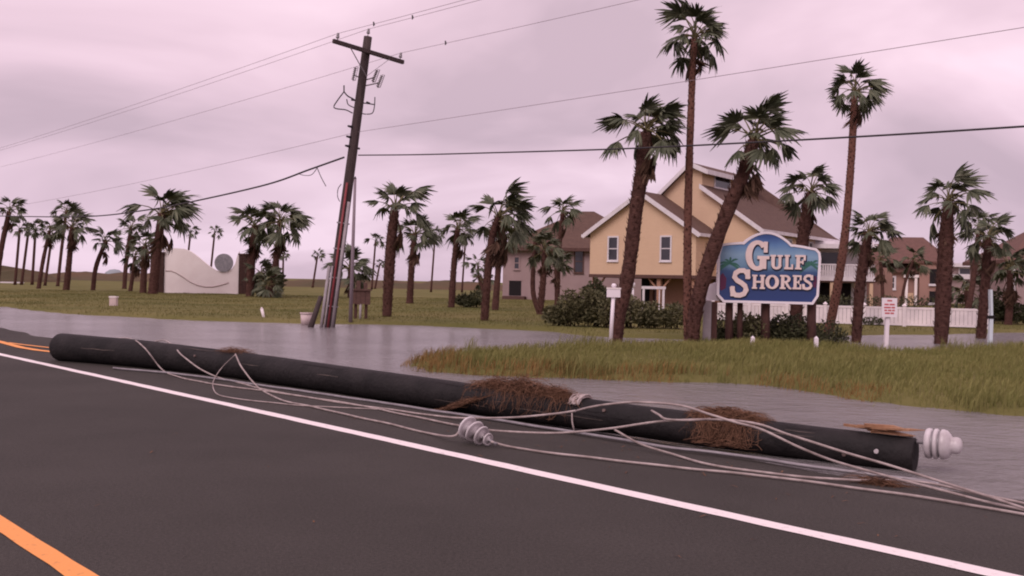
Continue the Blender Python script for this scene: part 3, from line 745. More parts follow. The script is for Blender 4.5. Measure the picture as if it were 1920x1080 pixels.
for j in range(26):
    i = crk.randint(2, 36); an_ = R(crk.uniform(-20, 95)); ln = crk.randint(1, 3); vv = []
    for kx_ in range(ln * 2 + 1):
        f = kx_ / 2; a = S[i].lerp(S[min(i + ln, 40)], f / ln); rr0 = rr_[i] * 1.003 + 0.002
        for sg_ in (-1, 1):
            a2 = an_ + sg_ * (0.012 + 0.02 * math.sin(f / ln * math.pi)) + 0.02 * math.sin(kx_ * 2.1 + j)
            vv.append(a + (side * math.cos(a2) + Vector((0, 0, 1)) * math.sin(a2)) * rr0 - o_)
    MB().add(vv, [(2 * q_, 2 * q_ + 1, 2 * q_ + 3, 2 * q_ + 2) for q_ in range(ln * 2)]).build('weather_crack', m_dark if j % 3 else m_chk, fp)
def at_pole(u):
    """point on the pole axis and radius at photo column u"""
    best = min(range(len(S)), key=lambda i: abs(px_u(S[i]) - u)); return S[best], rr_[best]
def px_u(p):
    q = p - C0; return 960 + F_PX * q.dot(_Rt) / q.dot(_F)
# ridge insulator beyond the pole top
ib = e1 + d1 * 0.13 + Vector((0, 0, 0.115)) - side * 0.02
q = (d1 + Vector((0, 0, 0.03))).normalized().to_track_quat('Z', 'Y').to_matrix().to_4x4(); q.translation = Vector((0, 0, 0))
ins = empty('insulator', ib, 'white ringed porcelain insulator on the end of the fallen pole', 'insulator')
MB().lathe([(0.0, -0.05), (0.085, -0.05), (0.122, -0.038), (0.130, -0.018), (0.126, 0.004), (0.112, 0.008)], q, 28).build('rear_skirt', m_porc, ins)
MB().lathe([(0.112, 0.007), (0.108, 0.016), (0.112, 0.026)], q, 28).build('groove', m_greyporc, ins)
MB().lathe([(0.112, 0.025), (0.128, 0.030), (0.130, 0.046), (0.124, 0.056), (0.110, 0.060)], q, 28).build('middle_skirt', m_porc, ins)
MB().lathe([(0.110, 0.059), (0.105, 0.068), (0.110, 0.078)], q, 28).build('groove', m_greyporc, ins)
MB().lathe([(0.110, 0.077), (0.126, 0.083), (0.128, 0.10), (0.118, 0.128), (0.094, 0.150), (0.074, 0.160), (0.068, 0.168), (0.070, 0.18), (0.072, 0.20), (0.064, 0.225), (0.042, 0.240), (0.0, 0.246)], q, 28).build('dome_head', m_porc, ins)

# loose conductors
def cable(label, pts, r=0.0105, m=m_cable, name='loose_cable', group='loose conductors by the fallen pole', cat='cable', n=90):
    P = []
    for u, v, z in pts:
        if z is None or z == 0:
            q = G(u, v, 0.0); zz = zr(q.x, q.y) + r + 0.003; q = G(u, v, zz)
        else: q = G(u, v, z)
        P.append(q)
    S_ = spline(P, n)
    kr_ = random.Random(len(label)); ph = [kr_.uniform(0, 6.28) for _ in range(6)]
    for i, s in enumerate(S_):
        s += PR * (0.012 * math.sin(s.x * 5.1 + ph[0]) + 0.007 * math.sin(s.x * 11.3 + ph[1]))
        s.z = max(s.z, zr(s.x, s.y) + r * 0.9)
    b = P[0]; b = Vector((b.x, b.y, 0))
    o = MB().tube([s - b for s in S_], r, 8).build(name, m, None, b)
    return tag(o, label, cat, group)
cable('pale conductor looping off the butt end of the pole and back over it', [(215, 634, .30), (245, 635, .41), (268, 650, .36), (300, 690, .05), (340, 708, 0), (400, 720, 0), (480, 731, 0), (600, 748, 0), (700, 765, 0), (800, 786, 0), (870, 800, .02), (940, 808, .06), (1040, 812, .10), (1140, 804, .17), (1240, 790, .27), (1340, 787, .31), (1420, 795, .32), (1480, 815, .26), (1560, 840, .20), (1650, 868, .10), (1740, 896, .05), (1850, 930, .02), (1990, 975, .01), (2400, 1090, 0), (3200, 1290, 0)], group=None, n=150)
cable('pale conductor crossing the pole beside the first loop to the tied knot', [(290, 640, .32), (315, 640, .39), (345, 670, .27), (400, 704, .06), (440, 716, 0), (520, 735, 0), (620, 752, 0), (730, 768, 0), (830, 781, 0), (880, 784, .04), (960, 783, .12), (1040, 776, .20), (1082, 770, .25)], group=None)
cable('pale conductor hanging from the brown tuft to the insulator string', [(442, 664, .38), (455, 692, .2), (480, 724, .02), (530, 750, 0), (600, 766, 0), (700, 788, 0), (800, 812, 0), (850, 818, .06), (866, 806, .11)], group=None)
cable('thin looped wire end beside the brown tuft', [(440, 666, .36), (415, 690, .16), (400, 714, .02), (404, 735, 0), (440, 747, 0), (510, 755, 0), (580, 761, 0), (720, 768, 0)], r=0.007, group=None)
cable('pale conductor running from the insulator string along the white line', [(922, 828, .05), (960, 838, 0), (1040, 850, 0), (1140, 862, 0), (1300, 879, 0), (1500, 901, 0), (1700, 928, 0), (1920, 965, 0), (2010, 981, 0), (2400, 1050, 0), (3200, 1210, 0)], group=None)
cable('pale conductor arching above the pole from the tied knot', [(1082, 770, .26), (1110, 763, .32), (1150, 757, .37), (1200, 754, .40), (1270, 760, .41), (1330, 777, .37), (1380, 792, .33), (1430, 806, .29), (1500, 838, .18), (1560, 864, .08), (1630, 884, .03), (1720, 908, .01), (1850, 940, 0), (1990, 972, 0), (2400, 1070, 0), (3200, 1250, 0)], group=None)
cable('pale conductor on the asphalt leading into the small brown clump', [(1150, 806, .12), (1200, 832, .03), (1260, 851, 0), (1320, 868, 0), (1400, 882, 0), (1500, 894, 0), (1600, 900, 0), (1660, 900, 0), (1740, 906, 0), (1840, 928, 0), (1960, 955, 0), (2400, 1080, 0), (3200, 1270, 0)], group=None)
cable('straight grey cable lying tight along the near side of the pole', [(212, 690, 0), (350, 703, 0), (500, 724, 0), (700, 753, 0), (860, 777, 0), (1050, 806, 0), (1240, 837, 0), (1345, 849, 0), (1500, 872, 0), (1700, 898, 0), (1760, 908, 0)], r=0.016, m=m_steel, group=None)
cable('short conductor bridging over the pole near its middle', [(1222, 770, .33), (1236, 778, .32), (1250, 786, .30), (1290, 788, .30), (1330, 786, .31)], group=None)

# string of bell insulators lying on the asphalt
ia = G(876, 802, 0.135); ib2 = G(924, 829, 0.045)
axv = (ib2 - ia); SL = axv.length; axv.normalize()
Mq = (-axv).to_track_quat('Z', 'Y').to_matrix().to_4x4()
istr = empty('insulator_string', Vector((ia.x, ia.y, zr(ia.x, ia.y))), 'pale ribbed string of bell insulators on the asphalt beside the white line', 'insulator')
io = Vector(istr.location)
for i, (f, rd_) in enumerate(((0.02, 0.112), (0.30, 0.106), (0.57, 0.092), (0.82, 0.058))):
    c = ia.lerp(ib2, f); M = (-axv + Vector((0.05 * math.sin(i * 2.0), 0.0, 0.10 * math.sin(i * 1.3)))).to_track_quat('Z', 'Y').to_matrix().to_4x4(); M.translation = c - io
    bell = MB().lathe([(0.0, -0.020), (rd_ * .22, -0.020), (rd_ * .30, -0.004), (rd_ * .55, -0.006), (rd_ * .62, 0.002), (rd_ * .80, -0.006), (rd_ * .96, -0.008), (rd_, 0.002), (rd_ * .95, 0.010), (rd_ * .60, 0.020), (rd_ * .32, 0.028), (rd_ * .26, 0.045), (0.0, 0.045)], M, 26).build('bell', m_porc, istr)
MB().tube([ia - axv * 0.09 - io, ib2 + axv * 0.05 - io], 0.014, 8).build('pin', m_steel, istr)
# knot tied round the pole
kp, kr = at_pole(1085)
g = MB(); rnd = random.Random(8)
kd = (S[30] - S[26]).normalized(); ka = kd.cross(Vector((0, 0, 1))).normalized(); kb = ka.cross(kd).normalized()
if ka.y > 0: ka = -ka
pts = []
for i in range(0, 140):
    f = i / 139; an = R(35) + R(95) * (0.5 + 0.5 * math.sin(f * 38)); rr = kr + 0.014 + 0.022 * (0.5 + 0.5 * math.sin(f * 61))
    pts.append(ka * math.cos(an) * rr + kb * math.sin(an) * rr * (1 if kb.z > 0 else -1) + kd * (0.06 * math.sin(f * 23)))
g.tube(pts, 0.011, 6)
g.tube([ka * kr + kb * 0.03, ka * (kr + 0.05) - kb * 0.06 + kd * 0.04, ka * (kr + 0.05) - kb * 0.16 + kd * 0.07], 0.009, 6)
tag(g.build('wire_knot', m_cable, None, kp), 'knot of pale wire wound around the middle of the fallen pole', 'wire knot')

# drift weed thrown over the pole
def weed(name, label, cat, c, d, L, wd, H, n, seed, m=m_weed, curl=0.1, drape=None, taper=False, lay=None):
    """tangle of long thin fibres over a ridge; drape is the radius of the pole they lie on"""
    rnd = random.Random(seed); g = MB(); d = Vector(d).normalized(); s = Vector((-d.y, d.x, 0)).normalized()
    if s.y > 0: s = -s
    for _ in range(n // 3):
        t = rnd.uniform(-1, 1) ; t = t * abs(t) ** 0.2
        env = max(0.0, 1 - abs(t) ** 2.5) * (0.75 + 0.25 * math.sin(t * 9 + seed) + 0.15 * math.sin(t * 23))
        q = rnd.gauss(0, 0.42)
        an = rnd.gauss(0, 0.55) + (math.pi if rnd.random() < 0.5 else 0)
        if rnd.random() < 0.35: an = rnd.uniform(0, 6.28)
        l_ = rnd.uniform(0.06, 0.26); w0 = rnd.uniform(0.0018, 0.0042)
        lift = H * env * rnd.random() ** 1.4
        x, y = t * L / 2, q * wd / 2
        vv = []; ns_ = 4; h0 = rnd.uniform(-0.2, 0.6) * l_ * 0.4
        for j in range(ns_ + 1):
            f = j / ns_
            xx = x + math.cos(an) * l_ * f; yy = y + math.sin(an) * l_ * f * 0.8
            an += rnd.gauss(0, 0.28)
            zz = lift + h0 * math.sin(f * 3.0)
            if drape: 
                k_ = min(abs(yy) / drape, 1.25)
                zz += -drape * (1 - math.sqrt(max(0.0, 1 - min(k_, 1) ** 2))) - max(0, k_ - 1) * drape * 1.5
            p = d * xx + s * yy + Vector((0, 0, zz))
            wv = Vector((rnd.gauss(0, 1), rnd.gauss(0, 1), rnd.gauss(0, 1))).normalized() * w0 * (1 - 0.6 * f)
            if j: wv = (wv + pw * 2).normalized() * w0 * (1 - 0.6 * f)
            pw = wv.normalized()
            vv += [p - wv, p + wv]
        g.add(vv, [(2 * k2, 2 * k2 + 1, 2 * k2 + 3, 2 * k2 + 2) for k2 in range(ns_)])
    o = g.build(name, m, None, c)
    return tag(o, label, cat)
pd = (S[30] - S[20]).normalized()
k1, r1 = at_pole(1000); 
weed('seaweed_clump', 'long matted brown seaweed heap lying on top of the fallen pole', 'seaweed', k1 + Vector((0, 0, r1 * 0.98)), pd, 1.35, 0.30, 0.15, 8200, 1, drape=r1 + 0.01)
k2 = at_pole(880)[0]
weed('seaweed_strand', 'trailing brown seaweed strand sliding off the pole onto the asphalt', 'seaweed', k2 + Vector((0, 0, -0.02)) + side * 0.20 - Vector((0, 0, 0.06)), G(930, 750, .25) - G(830, 782, .02), 0.75, 0.10, 0.05, 1900, 2)
k3, r3 = at_pole(1392)
weed('seaweed_wrap', 'ragged brown seaweed clump wrapped round the pole and hanging to the asphalt', 'seaweed', k3 + Vector((0, 0, r3 * 1.0)), dirR, 0.50, 0.52, 0.07, 9500, 3, drape=r3 + 0.02)
q4 = G(1648, 893, 0.0); q4.z = zr(q4.x, q4.y)
weed('seaweed_tuft', 'small flat brown clump on the asphalt below the pole top', 'seaweed', q4, dirR, 0.26, 0.12, 0.05, 1000, 4)
k5, r5 = at_pole(445)
weed('dry_tuft', 'small dry tuft caught on the butt half of the fallen pole', 'seaweed', k5 + Vector((0, 0, r5 * 0.9)), dirR, 0.45, 0.18, 0.07, 1100, 5)
lit = random.Random(31); g = MB()
for j in range(170):
    a_ = lit.uniform(-9, 9); p_ = lit.choice((lit.uniform(5.2, 7.4), lit.uniform(6.0, 7.2), lit.uniform(2.0, 6.5)))
    q = RP(a_, p_); zq = zr(q.x, q.y) + 0.004; an = lit.uniform(0, 6.28); l_ = lit.uniform(0.02, 0.10)
    dv = Vector((math.cos(an), math.sin(an), 0)) * l_; wv = Vector((-math.sin(an), math.cos(an), 0)) * lit.uniform(0.002, 0.006); b_ = Vector((q.x, q.y, zq))
    g.add([b_ - wv, b_ + wv, b_ + dv * .5 + wv + Vector((0, 0, .008)), b_ + dv * .5 - wv + Vector((0, 0, .008)), b_ + dv], [(0, 1, 2, 3), (3, 2, 4)])
o = g.build('storm_litter', m_weed); o['kind'] = 'stuff'; tag(o, 'scattered brown bits of drift weed on the asphalt', 'litter')
# splintered boards on the pole top
g = MB(); rnd = random.Random(11)
k6, r6 = at_pole(1655)
sp = empty('splintered_boards', k6 + Vector((0, 0, r6 * 0.98)), 'splintered orange brown wood lying on the top end of the pole', 'broken wood')
for i in range(7):
    g = MB(); L = rnd.uniform(0.26, 0.50); a = rnd.uniform(-0.5, 0.35); x0 = rnd.uniform(-0.34, -0.06)
    dv = (dirR * math.cos(a * 0.4) + side * math.sin(a * 0.5) + Vector((0, 0, rnd.uniform(-0.05, 0.10)))).normalized()
    p0 = dirR * x0 + side * rnd.uniform(-0.05, 0.08) + Vector((0, 0, 0.01 + 0.008 * i))
    wv = side * rnd.uniform(0.020, 0.052); h_ = Vector((0, 0, rnd.uniform(0.014, 0.030)))
    p1 = p0 + dv * L; pm = p0 + dv * L * 0.7 + wv * 0.3
    g.add([p0 - wv * .4, p0 + wv * .5, pm + wv, pm - wv, p1, p0 - wv * .4 + h_, p0 + wv * .5 + h_, pm + wv + h_, pm - wv + h_, p1 + h_ * .3], [(0, 3, 2, 1), (3, 4, 2), (5, 6, 7, 8), (8, 7, 9), (0, 1, 6, 5), (1, 2, 7, 6), (2, 4, 9, 7), (4, 3, 8, 9), (3, 0, 5, 8)])
    g.build('splinter', m_splint, sp)

# ------------------------------------------------------------------ standing utility pole
UY = 32.2
ub = W(613, 612, UY); ub.z = hz(ub.x, UY) - 0.3
ut = W(690, 69, UY)
up_ = empty('utility_pole', Vector((ub.x, ub.y, WATER_Z)), 'leaning dark utility pole with crossarm standing in the flood water', 'utility pole')
o0 = Vector(up_.location)
pdv = (ut - ub).normalized(); PL = (ut - ub).length
def onp(v):
    """point on the leaning pole at photo row v"""
    f = (v - 612) / (69 - 612); return ub.lerp(ut, f)
n_ = 14
MB().tube([ub.lerp(ut, i / n_) - o0 for i in range(n_ + 1)], [0.185 - 0.055 * i / n_ for i in range(n_ + 1)], 14).build('pole_shaft', m_pole2, up_)
armc = onp(97)
CA = (PR - pdv * PR.dot(pdv)).normalized()
tov = -Vector((armc.x, armc.y, 0)).normalized()
front = -DR if (-DR).dot(tov) > 0 else DR
ac = armc + front * 0.19
g = MB(); g.beam(ac - CA * 1.34 - o0, ac + CA * 1.34 - o0, 0.10, 0.12); g.build('crossarm', m_pole2, up_)
for s, fr2 in ((-1, 0.62), (1, 0.62)):
    g = MB(); g.beam(ac + CA * s * fr2 * 1.2 - pdv * 0.06 + front * 0.06 - o0, ac - pdv * 0.78 + front * 0.02 - o0, 0.035, 0.012); g.build('arm_brace', m_steel, up_)
insp = [ac - CA * 1.20 + pdv * 0.10, ut + Vector((0, 0, 0.08)), ac + CA * 1.20 + pdv * 0.10]
for p in insp:
    M = pdv.to_track_quat('Z', 'Y').to_matrix().to_4x4(); M.translation = p - o0
    MB().lathe([(0.012, -0.10), (0.012, 0.02), (0.05, 0.02), (0.062, 0.05), (0.04, 0.06), (0.055, 0.09), (0.035, 0.12), (0.045, 0.15), (0.03, 0.18), (0.0, 0.185)], M, 12).build('pin_insulator', m_greyporc, up_)
# fuse cutouts on brackets below the arm
cutm = [(664, 138, -1, 0.0), (703, 142, 1, 0.25), (712, 152, 1, 0.5)]
for u, v, s, dd in cutm:
    c = W(u, v, UY + 0.1 * s); pc = onp(v + 4)
    g = MB(); g.tube([pc - o0, c + Vector((0, 0, -0.05)) - o0], 0.022, 6); g.build('bracket', m_steel, up_)
    tl = (pdv + CA * (0.10 if s < 0 else 0.28)).normalized()
    prof = []
    for i in range(7): prof += [(0.028, -0.20 + i * 0.06), (0.058, -0.185 + i * 0.06), (0.028, -0.165 + i * 0.06)]
    M = tl.to_track_quat('Z', 'Y').to_matrix().to_4x4(); M.translation = c - o0
    MB().lathe(prof, M, 10).build('fuse_cutout', m_greyporc, up_)
    g = MB(); g.tube([c + tl * 0.22 - o0, c + tl * 0.24 + CA * 0.09 - o0, c - tl * 0.20 + CA * 0.10 - o0, c - tl * 0.23 - o0], 0.012, 6); g.build('fuse_tube', m_wire, up_)
def loop(pts, r, name='jumper_wire'):
    P = [W(u, v, UY) - o0 for u, v in pts]
    MB().tube(spline(P, 24), r, 6).build(name, m_wire2, up_)
loop([(645, 172), (633, 188), (626, 200), (632, 204), (648, 206), (661, 212)], 0.020)
loop([(645, 172), (652, 180), (663, 186), (668, 192)], 0.024)
loop([(650, 186), (653, 196), (664, 202)], 0.018)
loop([(645, 160), (645, 173)], 0.022)
loop([(703, 182), (702, 200), (698, 212), (686, 214), (676, 212)], 0.017)
loop([(672, 192), (688, 194), (702, 196)], 0.020)
for u, v in ((690, 193), (662, 187)):
    c = W(u, v, UY) - o0; MB().tube([c - CA * 0.05, c + CA * 0.07], [0.045, 0.03], 8).build('bushing', m_wire2, up_)
for v_ in (228, 246, 262):
    c = onp(v_) - o0; MB().tube([c - CA * 0.30, c - CA * 0.12], [0.03, 0.05], 7).build('side_bracket', m_wire2, up_)
c = onp(262) - o0; MB().tube([c + CA * 0.1, c + CA * 0.24], 0.035, 7).build('side_bracket', m_wire2, up_)
loop([(640, 345), (634, 354), (633, 368), (637, 378)], 0.013)
# conduits strapped to the lower pole
tovp = Vector((-pdv.x, 0, 0)); fv = Vector((0, -1, 0)); sv = Vector((1, 0, 0))
def conduit(v0, v1, off_s, off_f, r, m, name='conduit', off2=None):
    a = onp(v0) + sv * off_s + fv * off_f; b = onp(v1) + sv * (off2 if off2 is not None else off_s) + fv * off_f
    MB().tube([a - o0, b - o0], r, 10).build(name, m, up_)
conduit(614, 325, -0.01, 0.20, 0.035, m_redpipe)
conduit(614, 358, 0.12, 0.16, 0.050, m_greypipe)
conduit(614, 470, -0.12, 0.18, 0.030, m_greypipe)
conduit(612, 470, -0.235, 0.10, 0.055, m_greypipe)
for v_ in (585, 540, 490, 440, 395):
    c = onp(v_) - o0; g = MB(); g.tube([c - pdv * 0.02, c + pdv * 0.02], [0.205, 0.205], 14, cap=False); g.build('strap', m_steel, up_)
# short snapped brace pole leaning beside it
b0 = W(578, 612, UY - 0.3); b0.z = WATER_Z - 0.25; b1 = W(602, 556, UY + 0.1)
bp = empty('brace_stub', Vector((b0.x, b0.y, WATER_Z)), 'short snapped dark stub leaning at the foot of the utility pole', 'pole stub')
MB().tube([b0 - bp.location, b0.lerp(b1, .5) - bp.location, b1 - bp.location], [0.10, 0.085, 0.075], 10).build('shaft', m_pole2, bp)

# overhead wires
def wire_plane(pts, r, m, label, base=None, name='overhead_wire', direction=None, group=None, n=60):
    """pixels cast on to the vertical plane that holds the line of poles"""
    d = direction or DR; nrm = Vector((-d.y, d.x, 0)); b = base
    P = []
    for u, v in pts:
        rd = ray(u, v); t = nrm.dot(b - C0) / nrm.dot(rd); P.append(C0 + rd * t)
    S_ = spline(P, n)
    o = MB().tube([s - b for s in S_], r, 6).build(name, m, None, b)
    return tag(o, label, 'wire', group)
def wire_line(p, r, label, t0, t1, sag0, sag1, m=m_wire):
    P = []
    for i in range(-20, 41):
        if i < 0: f = -i / 20; q = p - DR * (t0 * f); q.z -= sag0 * 4 * f * (1 - f)
        else: f = i / 40; q = p + DR * (t1 * f); q.z -= sag1 * 4 * f * (1 - f)
        P.append(q)
    o = MB().tube([q - p for q in P], r, 6).build('overhead_wire', m, None, p)
    return tag(o, label, 'wire')
wire_line(insp[0] + pdv * 0.17, 0.006, 'thin power line over the road side end of the crossarm', 60, 90, 0.4, 0.6)
wire_line(insp[1] + pdv * 0.17, 0.006, 'thin power line over the top of the leaning utility pole', 60, 90, 0.4, 0.6)
wire_line(insp[2] + pdv * 0.17, 0.006, 'thin power line over the far end of the crossarm', 60, 90, 0.4, 0.6)
wire_line(onp(236) + front * 0.16, 0.006, 'thin neutral wire passing the middle of the leaning utility pole', 60, 90, 0.2, 0.9)
att = onp(291) + front * 0.2
wire_plane([(672, 291), (780, 290), (900, 287), (1165, 279), (1450, 265), (1700, 251), (1920, 237), (2060, 228), (2600, 180), (3600, 60)], 0.020, m_wire2, 'thick black telephone cable from the pole across the tall palms', att)
wire_plane([(-330, 403), (-120, 402), (0, 405), (160, 406), (280, 393), (370, 376), (500, 346), (580, 318), (645, 295)], 0.030, m_wire2, 'thick black telephone cable sagging from the pole over the monument palms', att)
wire_plane([(560, 326), (572, 329), (585, 327), (596, 313)], 0.012, m_wire2, 'small slack loop of cable hanging near the leaning pole', att, name='cable_loop', n=20)
wire_plane([(594, 313), (602, 332), (611, 349)], 0.014, m_wire2, 'short loose cable end hanging from the sagging telephone cable', att, name='cable_end', n=12)
# spacers on the top wires
for i, lab in enumerate(('small dark clamp on the power line of the road side arm end', 'small dark clamp on the power line of the pole top', 'small dark clamp on the power line of the far arm end')):
    c = insp[i] + pdv * 0.17 + DR * (-2.3 if i else -1.9)
    g = MB(); g.tube([Vector((0, 0, 0.02)), Vector((0.02, 0, -0.06)), Vector((0.0, 0, -0.11))], [0.02, 0.030, 0.012], 7)
    tag(g.build('line_clamp', m_wire2, None, c), lab, 'clamp')

# thin mast, board box, bucket and stakes near the pole
MY = 35.0
b = W(657, 600, MY); b.z = hz(b.x, MY)
ms = empty('mast', b, 'thin dark upright mast standing just behind the leaning pole', 'mast')
tp = W(666, 335, MY)
MB().tube([Vector((0, 0, -0.2)), (tp - b) * 0.5, tp - b], [0.07, 0.06, 0.045], 8).build('shaft', m_wire, ms)
MB().tube([tp - b, tp - b + Vector((0, 0, 0.08))], [0.05, 0.01], 8).build('cap', m_wire2, ms)
BY = 37.0
b = W(676, 602, BY); b.z = hz(b.x, BY); k = BY / F_PX
rk = empty('board_rack', b, 'brown board cabinet on two legs with a white pipe beneath', 'cabinet rack')
zt = W(676, 545, BY).z - b.z; zb = W(676, 570, BY).z - b.z
for i in range(4):
    x0 = -0.34 + i * 0.17; MB().box(x0 + 0.004, x0 + 0.166, -0.05 + 0.006 * (i % 2), 0.05, zb - 0.02 * (i % 2), zt).build('board', m_brownp, rk)
MB().box(-0.38, 0.38, -0.10, 0.10, zt + 0.002, zt + 0.07).build('top_board', m_brownp, rk)
for x in (-0.20, 0.18): MB().box(x - 0.05, x + 0.05, 0.052, 0.15, -0.2, zt - 0.02).build('leg', m_timber, rk)
MB().tube([Vector((-0.02, 0, -0.2)), Vector((-0.01, 0, zb + 0.02))], 0.045, 8).build('pipe', m_greypipe, rk)
MB().box(-0.16, -0.02, -0.06, 0.06, zt + 0.075, zt + 0.36).build('meter_box', m_brownp, rk)
MB().box(0.10, 0.22, -0.06, 0.06, zt + 0.075, zt + 0.30).build('meter_box', m_brownp, rk)
b = W(574, 608, 33.6); b.z = WATER_Z
bk = empty('bucket', b, 'white plastic tub standing in the water beside the pole foot', 'tub')
MB().lathe([(0.0, -0.05), (0.165, -0.05), (0.195, 0.40), (0.18, 0.40), (0.16, 0.02), (0, 0.02)], None, 18).build('tub_wall', m_bucket, bk)
MB().lathe([(0.196, 0.36), (0.215, 0.365), (0.215, 0.405), (0.182, 0.408)], None, 18).build('rim', m_bucket, bk)
b = W(493, 602, 36.5); b.z = hz(b.x, 36.5)
st = empty('marker_stake', b, 'tiny white leaning stake at the lawn edge', 'stake')
MB().tube([Vector((0.06, 0, -0.15)), Vector((-0.05, 0, 0.30))], [0.045, 0.06], 7).build('stake_body', m_vinyl, st)
MB().tube([Vector((-0.05, 0, 0.30)), Vector((-0.06, 0, 0.36))], [0.06, 0.01], 7).build('stake_tip', m_vinyl, st)
b = W(213, 570, 46); b.z = hz(b.x, 46)
ub_ = empty('utility_box', b, 'small white pedestal box alone on the left lawn', 'utility box')
MB().box(-0.15, 0.15, -0.12, 0.12, -0.1, 0.36).build('box_body', m_bucket, ub_)
MB().box(-0.17, 0.17, -0.14, 0.14, 0.362, 0.43).build('lid', m_vinyl, ub_)
b = W(22, 528, 130); b.z = hz(b.x, 130)
sl = empty('concrete_slab', b, 'pale low slab lying at the far left lawn edge', 'slab')
MB().box(-1.3, 1.3, -0.6, 0.6, -0.05, 0.16).build('slab_body', m_trim, sl)
b = W(214, 524, 320); b.z = 0
tk = empty('storage_dome', b, 'faint blue domed roof on the skyline left of the monument', 'building')
MB().lathe([(3.2, 0), (3.2, 1.0), (2.6, 2.2), (1.4, 3.0), (0, 3.2)], None, 20).build('dome_roof', m_bluetank, tk)
MB().lathe([(3.25, 0.6), (3.35, 0.6), (3.35, 0.9), (3.25, 0.9)], None, 20).build('rim', m_bluetank, tk)

# ------------------------------------------------------------------ monument wall
MOY = 80.0; k = MOY / F_PX
b = W(379, 553, MOY); b.z = hz(b.x, MOY)
mo = empty('monument_wall', b, 'pale wave topped monument wall with a grey disc on the far lawn', 'wall')
def mp2(u, v):  # photo point -> wall plane (x, z)
    q = W(u, v, MOY) - b; return (q.x, q.z)
top_px = [(310, 465), (328, 465.5), (345, 466.5), (356, 470), (368, 478), (380, 488), (392, 498), (404, 506), (416, 510), (426, 510), (436, 504), (442, 494), (446, 480), (449, 472)]
poly = [mp2(u, v) for u, v in top_px]
poly = [(poly[0][0], -0.1)] + poly + [(poly[-1][0], -0.1)]
MB().prism(poly[::-1], -0.15, 0.15).build('wave_panel', m_plaster, mo)
g = MB(); wl = [mp2(u, v) for u, v in [(312, 508), (322, 508), (332, 512), (345, 520), (358, 529), (372, 535), (386, 538), (400, 538), (415, 535), (430, 530)]]
g.tube([(x, -0.16, z) for x, z in wl], 0.045, 5); g.build('wave_moulding', m_groove, mo)
cx, cz = mp2(421, 493); M = Matrix.Rotation(R(90), 4, 'X'); M.translation = Vector((cx, -0.02, cz))
MB().lathe([(0, 0.08), (0.70, 0.08), (0.73, 0.11), (0.73, 0.22), (0.70, 0.25), (0, 0.25)], M, 36, smooth=False).build('disc', m_disc, mo)
for x0, x1, nm in ((mp2(284, 510)[0], mp2(309, 510)[0], 'l'), (mp2(449.6, 510)[0], mp2(470, 510)[0], 'r')):
    pr = empty('brick_pier', b + Vector(((x0 + x1) / 2, 0, 0)), 'dark brown brick pier at the ' + ('palm crowded far end' if nm == 'l' else 'disc end') + ' of the monument wall', 'pier')
    hw = (x1 - x0) / 2
    rnd = random.Random(3)
    nco = 13; bh = 3.05 / nco
    core = MB().box(-hw + 0.03, hw - 0.03, -0.27, 0.30, -0.1, 3.05).build('mortar_core', m_boot, pr)
    for c_ in range(nco):
        nb = 3; off = 0.5 if c_ % 2 else 0
        for j in range(nb):
            xa = -hw + (2 * hw) * j / nb; xb = xa + 2 * hw / nb
            MB().box(xa + 0.012, xb - 0.012, -0.30 - rnd.uniform(0, .012), 0.32, c_ * bh + 0.01, (c_ + 1) * bh - 0.012).build('brick', m_brick, pr)
    MB().box(-hw - 0.06, hw + 0.06, -0.36, 0.38, 3.06, 3.2).build('cap', m_brick, pr)

# ------------------------------------------------------------------ houses
def part(name, m, par, x0, x1, y0, y1, z0, z1): return MB().box(x0, x1, y0, y1, z0, z1).build(name, m, par)
def window(par, xc, zc, wd, ht, y=0.0, face='front', panes=2, fr=0.10, arch=False, m_frame=None):
    """double-hung window proud of a wall: face front (normal -y) or side (normal +x at x=y)"""
    M = Matrix.Identity(4) if face == 'front' else Matrix(((0, -1, 0, y), (1, 0, 0, 0), (0, 0, 1, 0), (0, 0, 0, 1)))
    yy = y if face == 'front' else 0.0
    mf = m_frame or m_trim
    g = MB(); a, b2 = xc - wd / 2, xc + wd / 2; c0, c1 = zc - ht / 2, zc + ht / 2
    for bx in ((a - fr, a, c0 - fr, c1 + fr), (b2, b2 + fr, c0 - fr, c1 + fr), (a + .001, b2 - .001, c0 - fr, c0), (a + .001, b2 - .001, c1, c1 + fr)):
        g.box(bx[0], bx[1], yy - 0.06, yy + 0.02, bx[2], bx[3], M)
    wdw = g.build('window', mf, par)
    for i in range(panes):
        z0 = c0 + (c1 - c0) * i / panes; z1 = c0 + (c1 - c0) * (i + 1) / panes
        MB().box(a + 0.01, b2 - 0.01, yy - 0.025, yy + 0.01, z0 + (0.025 if i else 0), z1 - (0.025 if i < panes - 1 else 0), M).build('pane', m_glass, wdw)
    if panes > 1: MB().box(a + .002, b2 - .002, yy - 0.045, yy - 0.005, (c0 + c1) / 2 - 0.03, (c0 + c1) / 2 + 0.03, M).build('meeting_rail', mf, wdw)
    MB().box(a - fr - 0.03, b2 + fr + 0.03, yy - 0.10, yy - 0.062 + 0.0, c0 - fr - 0.05, c0 - fr + 0.02, M).build('sill', mf, wdw)
    return wdw
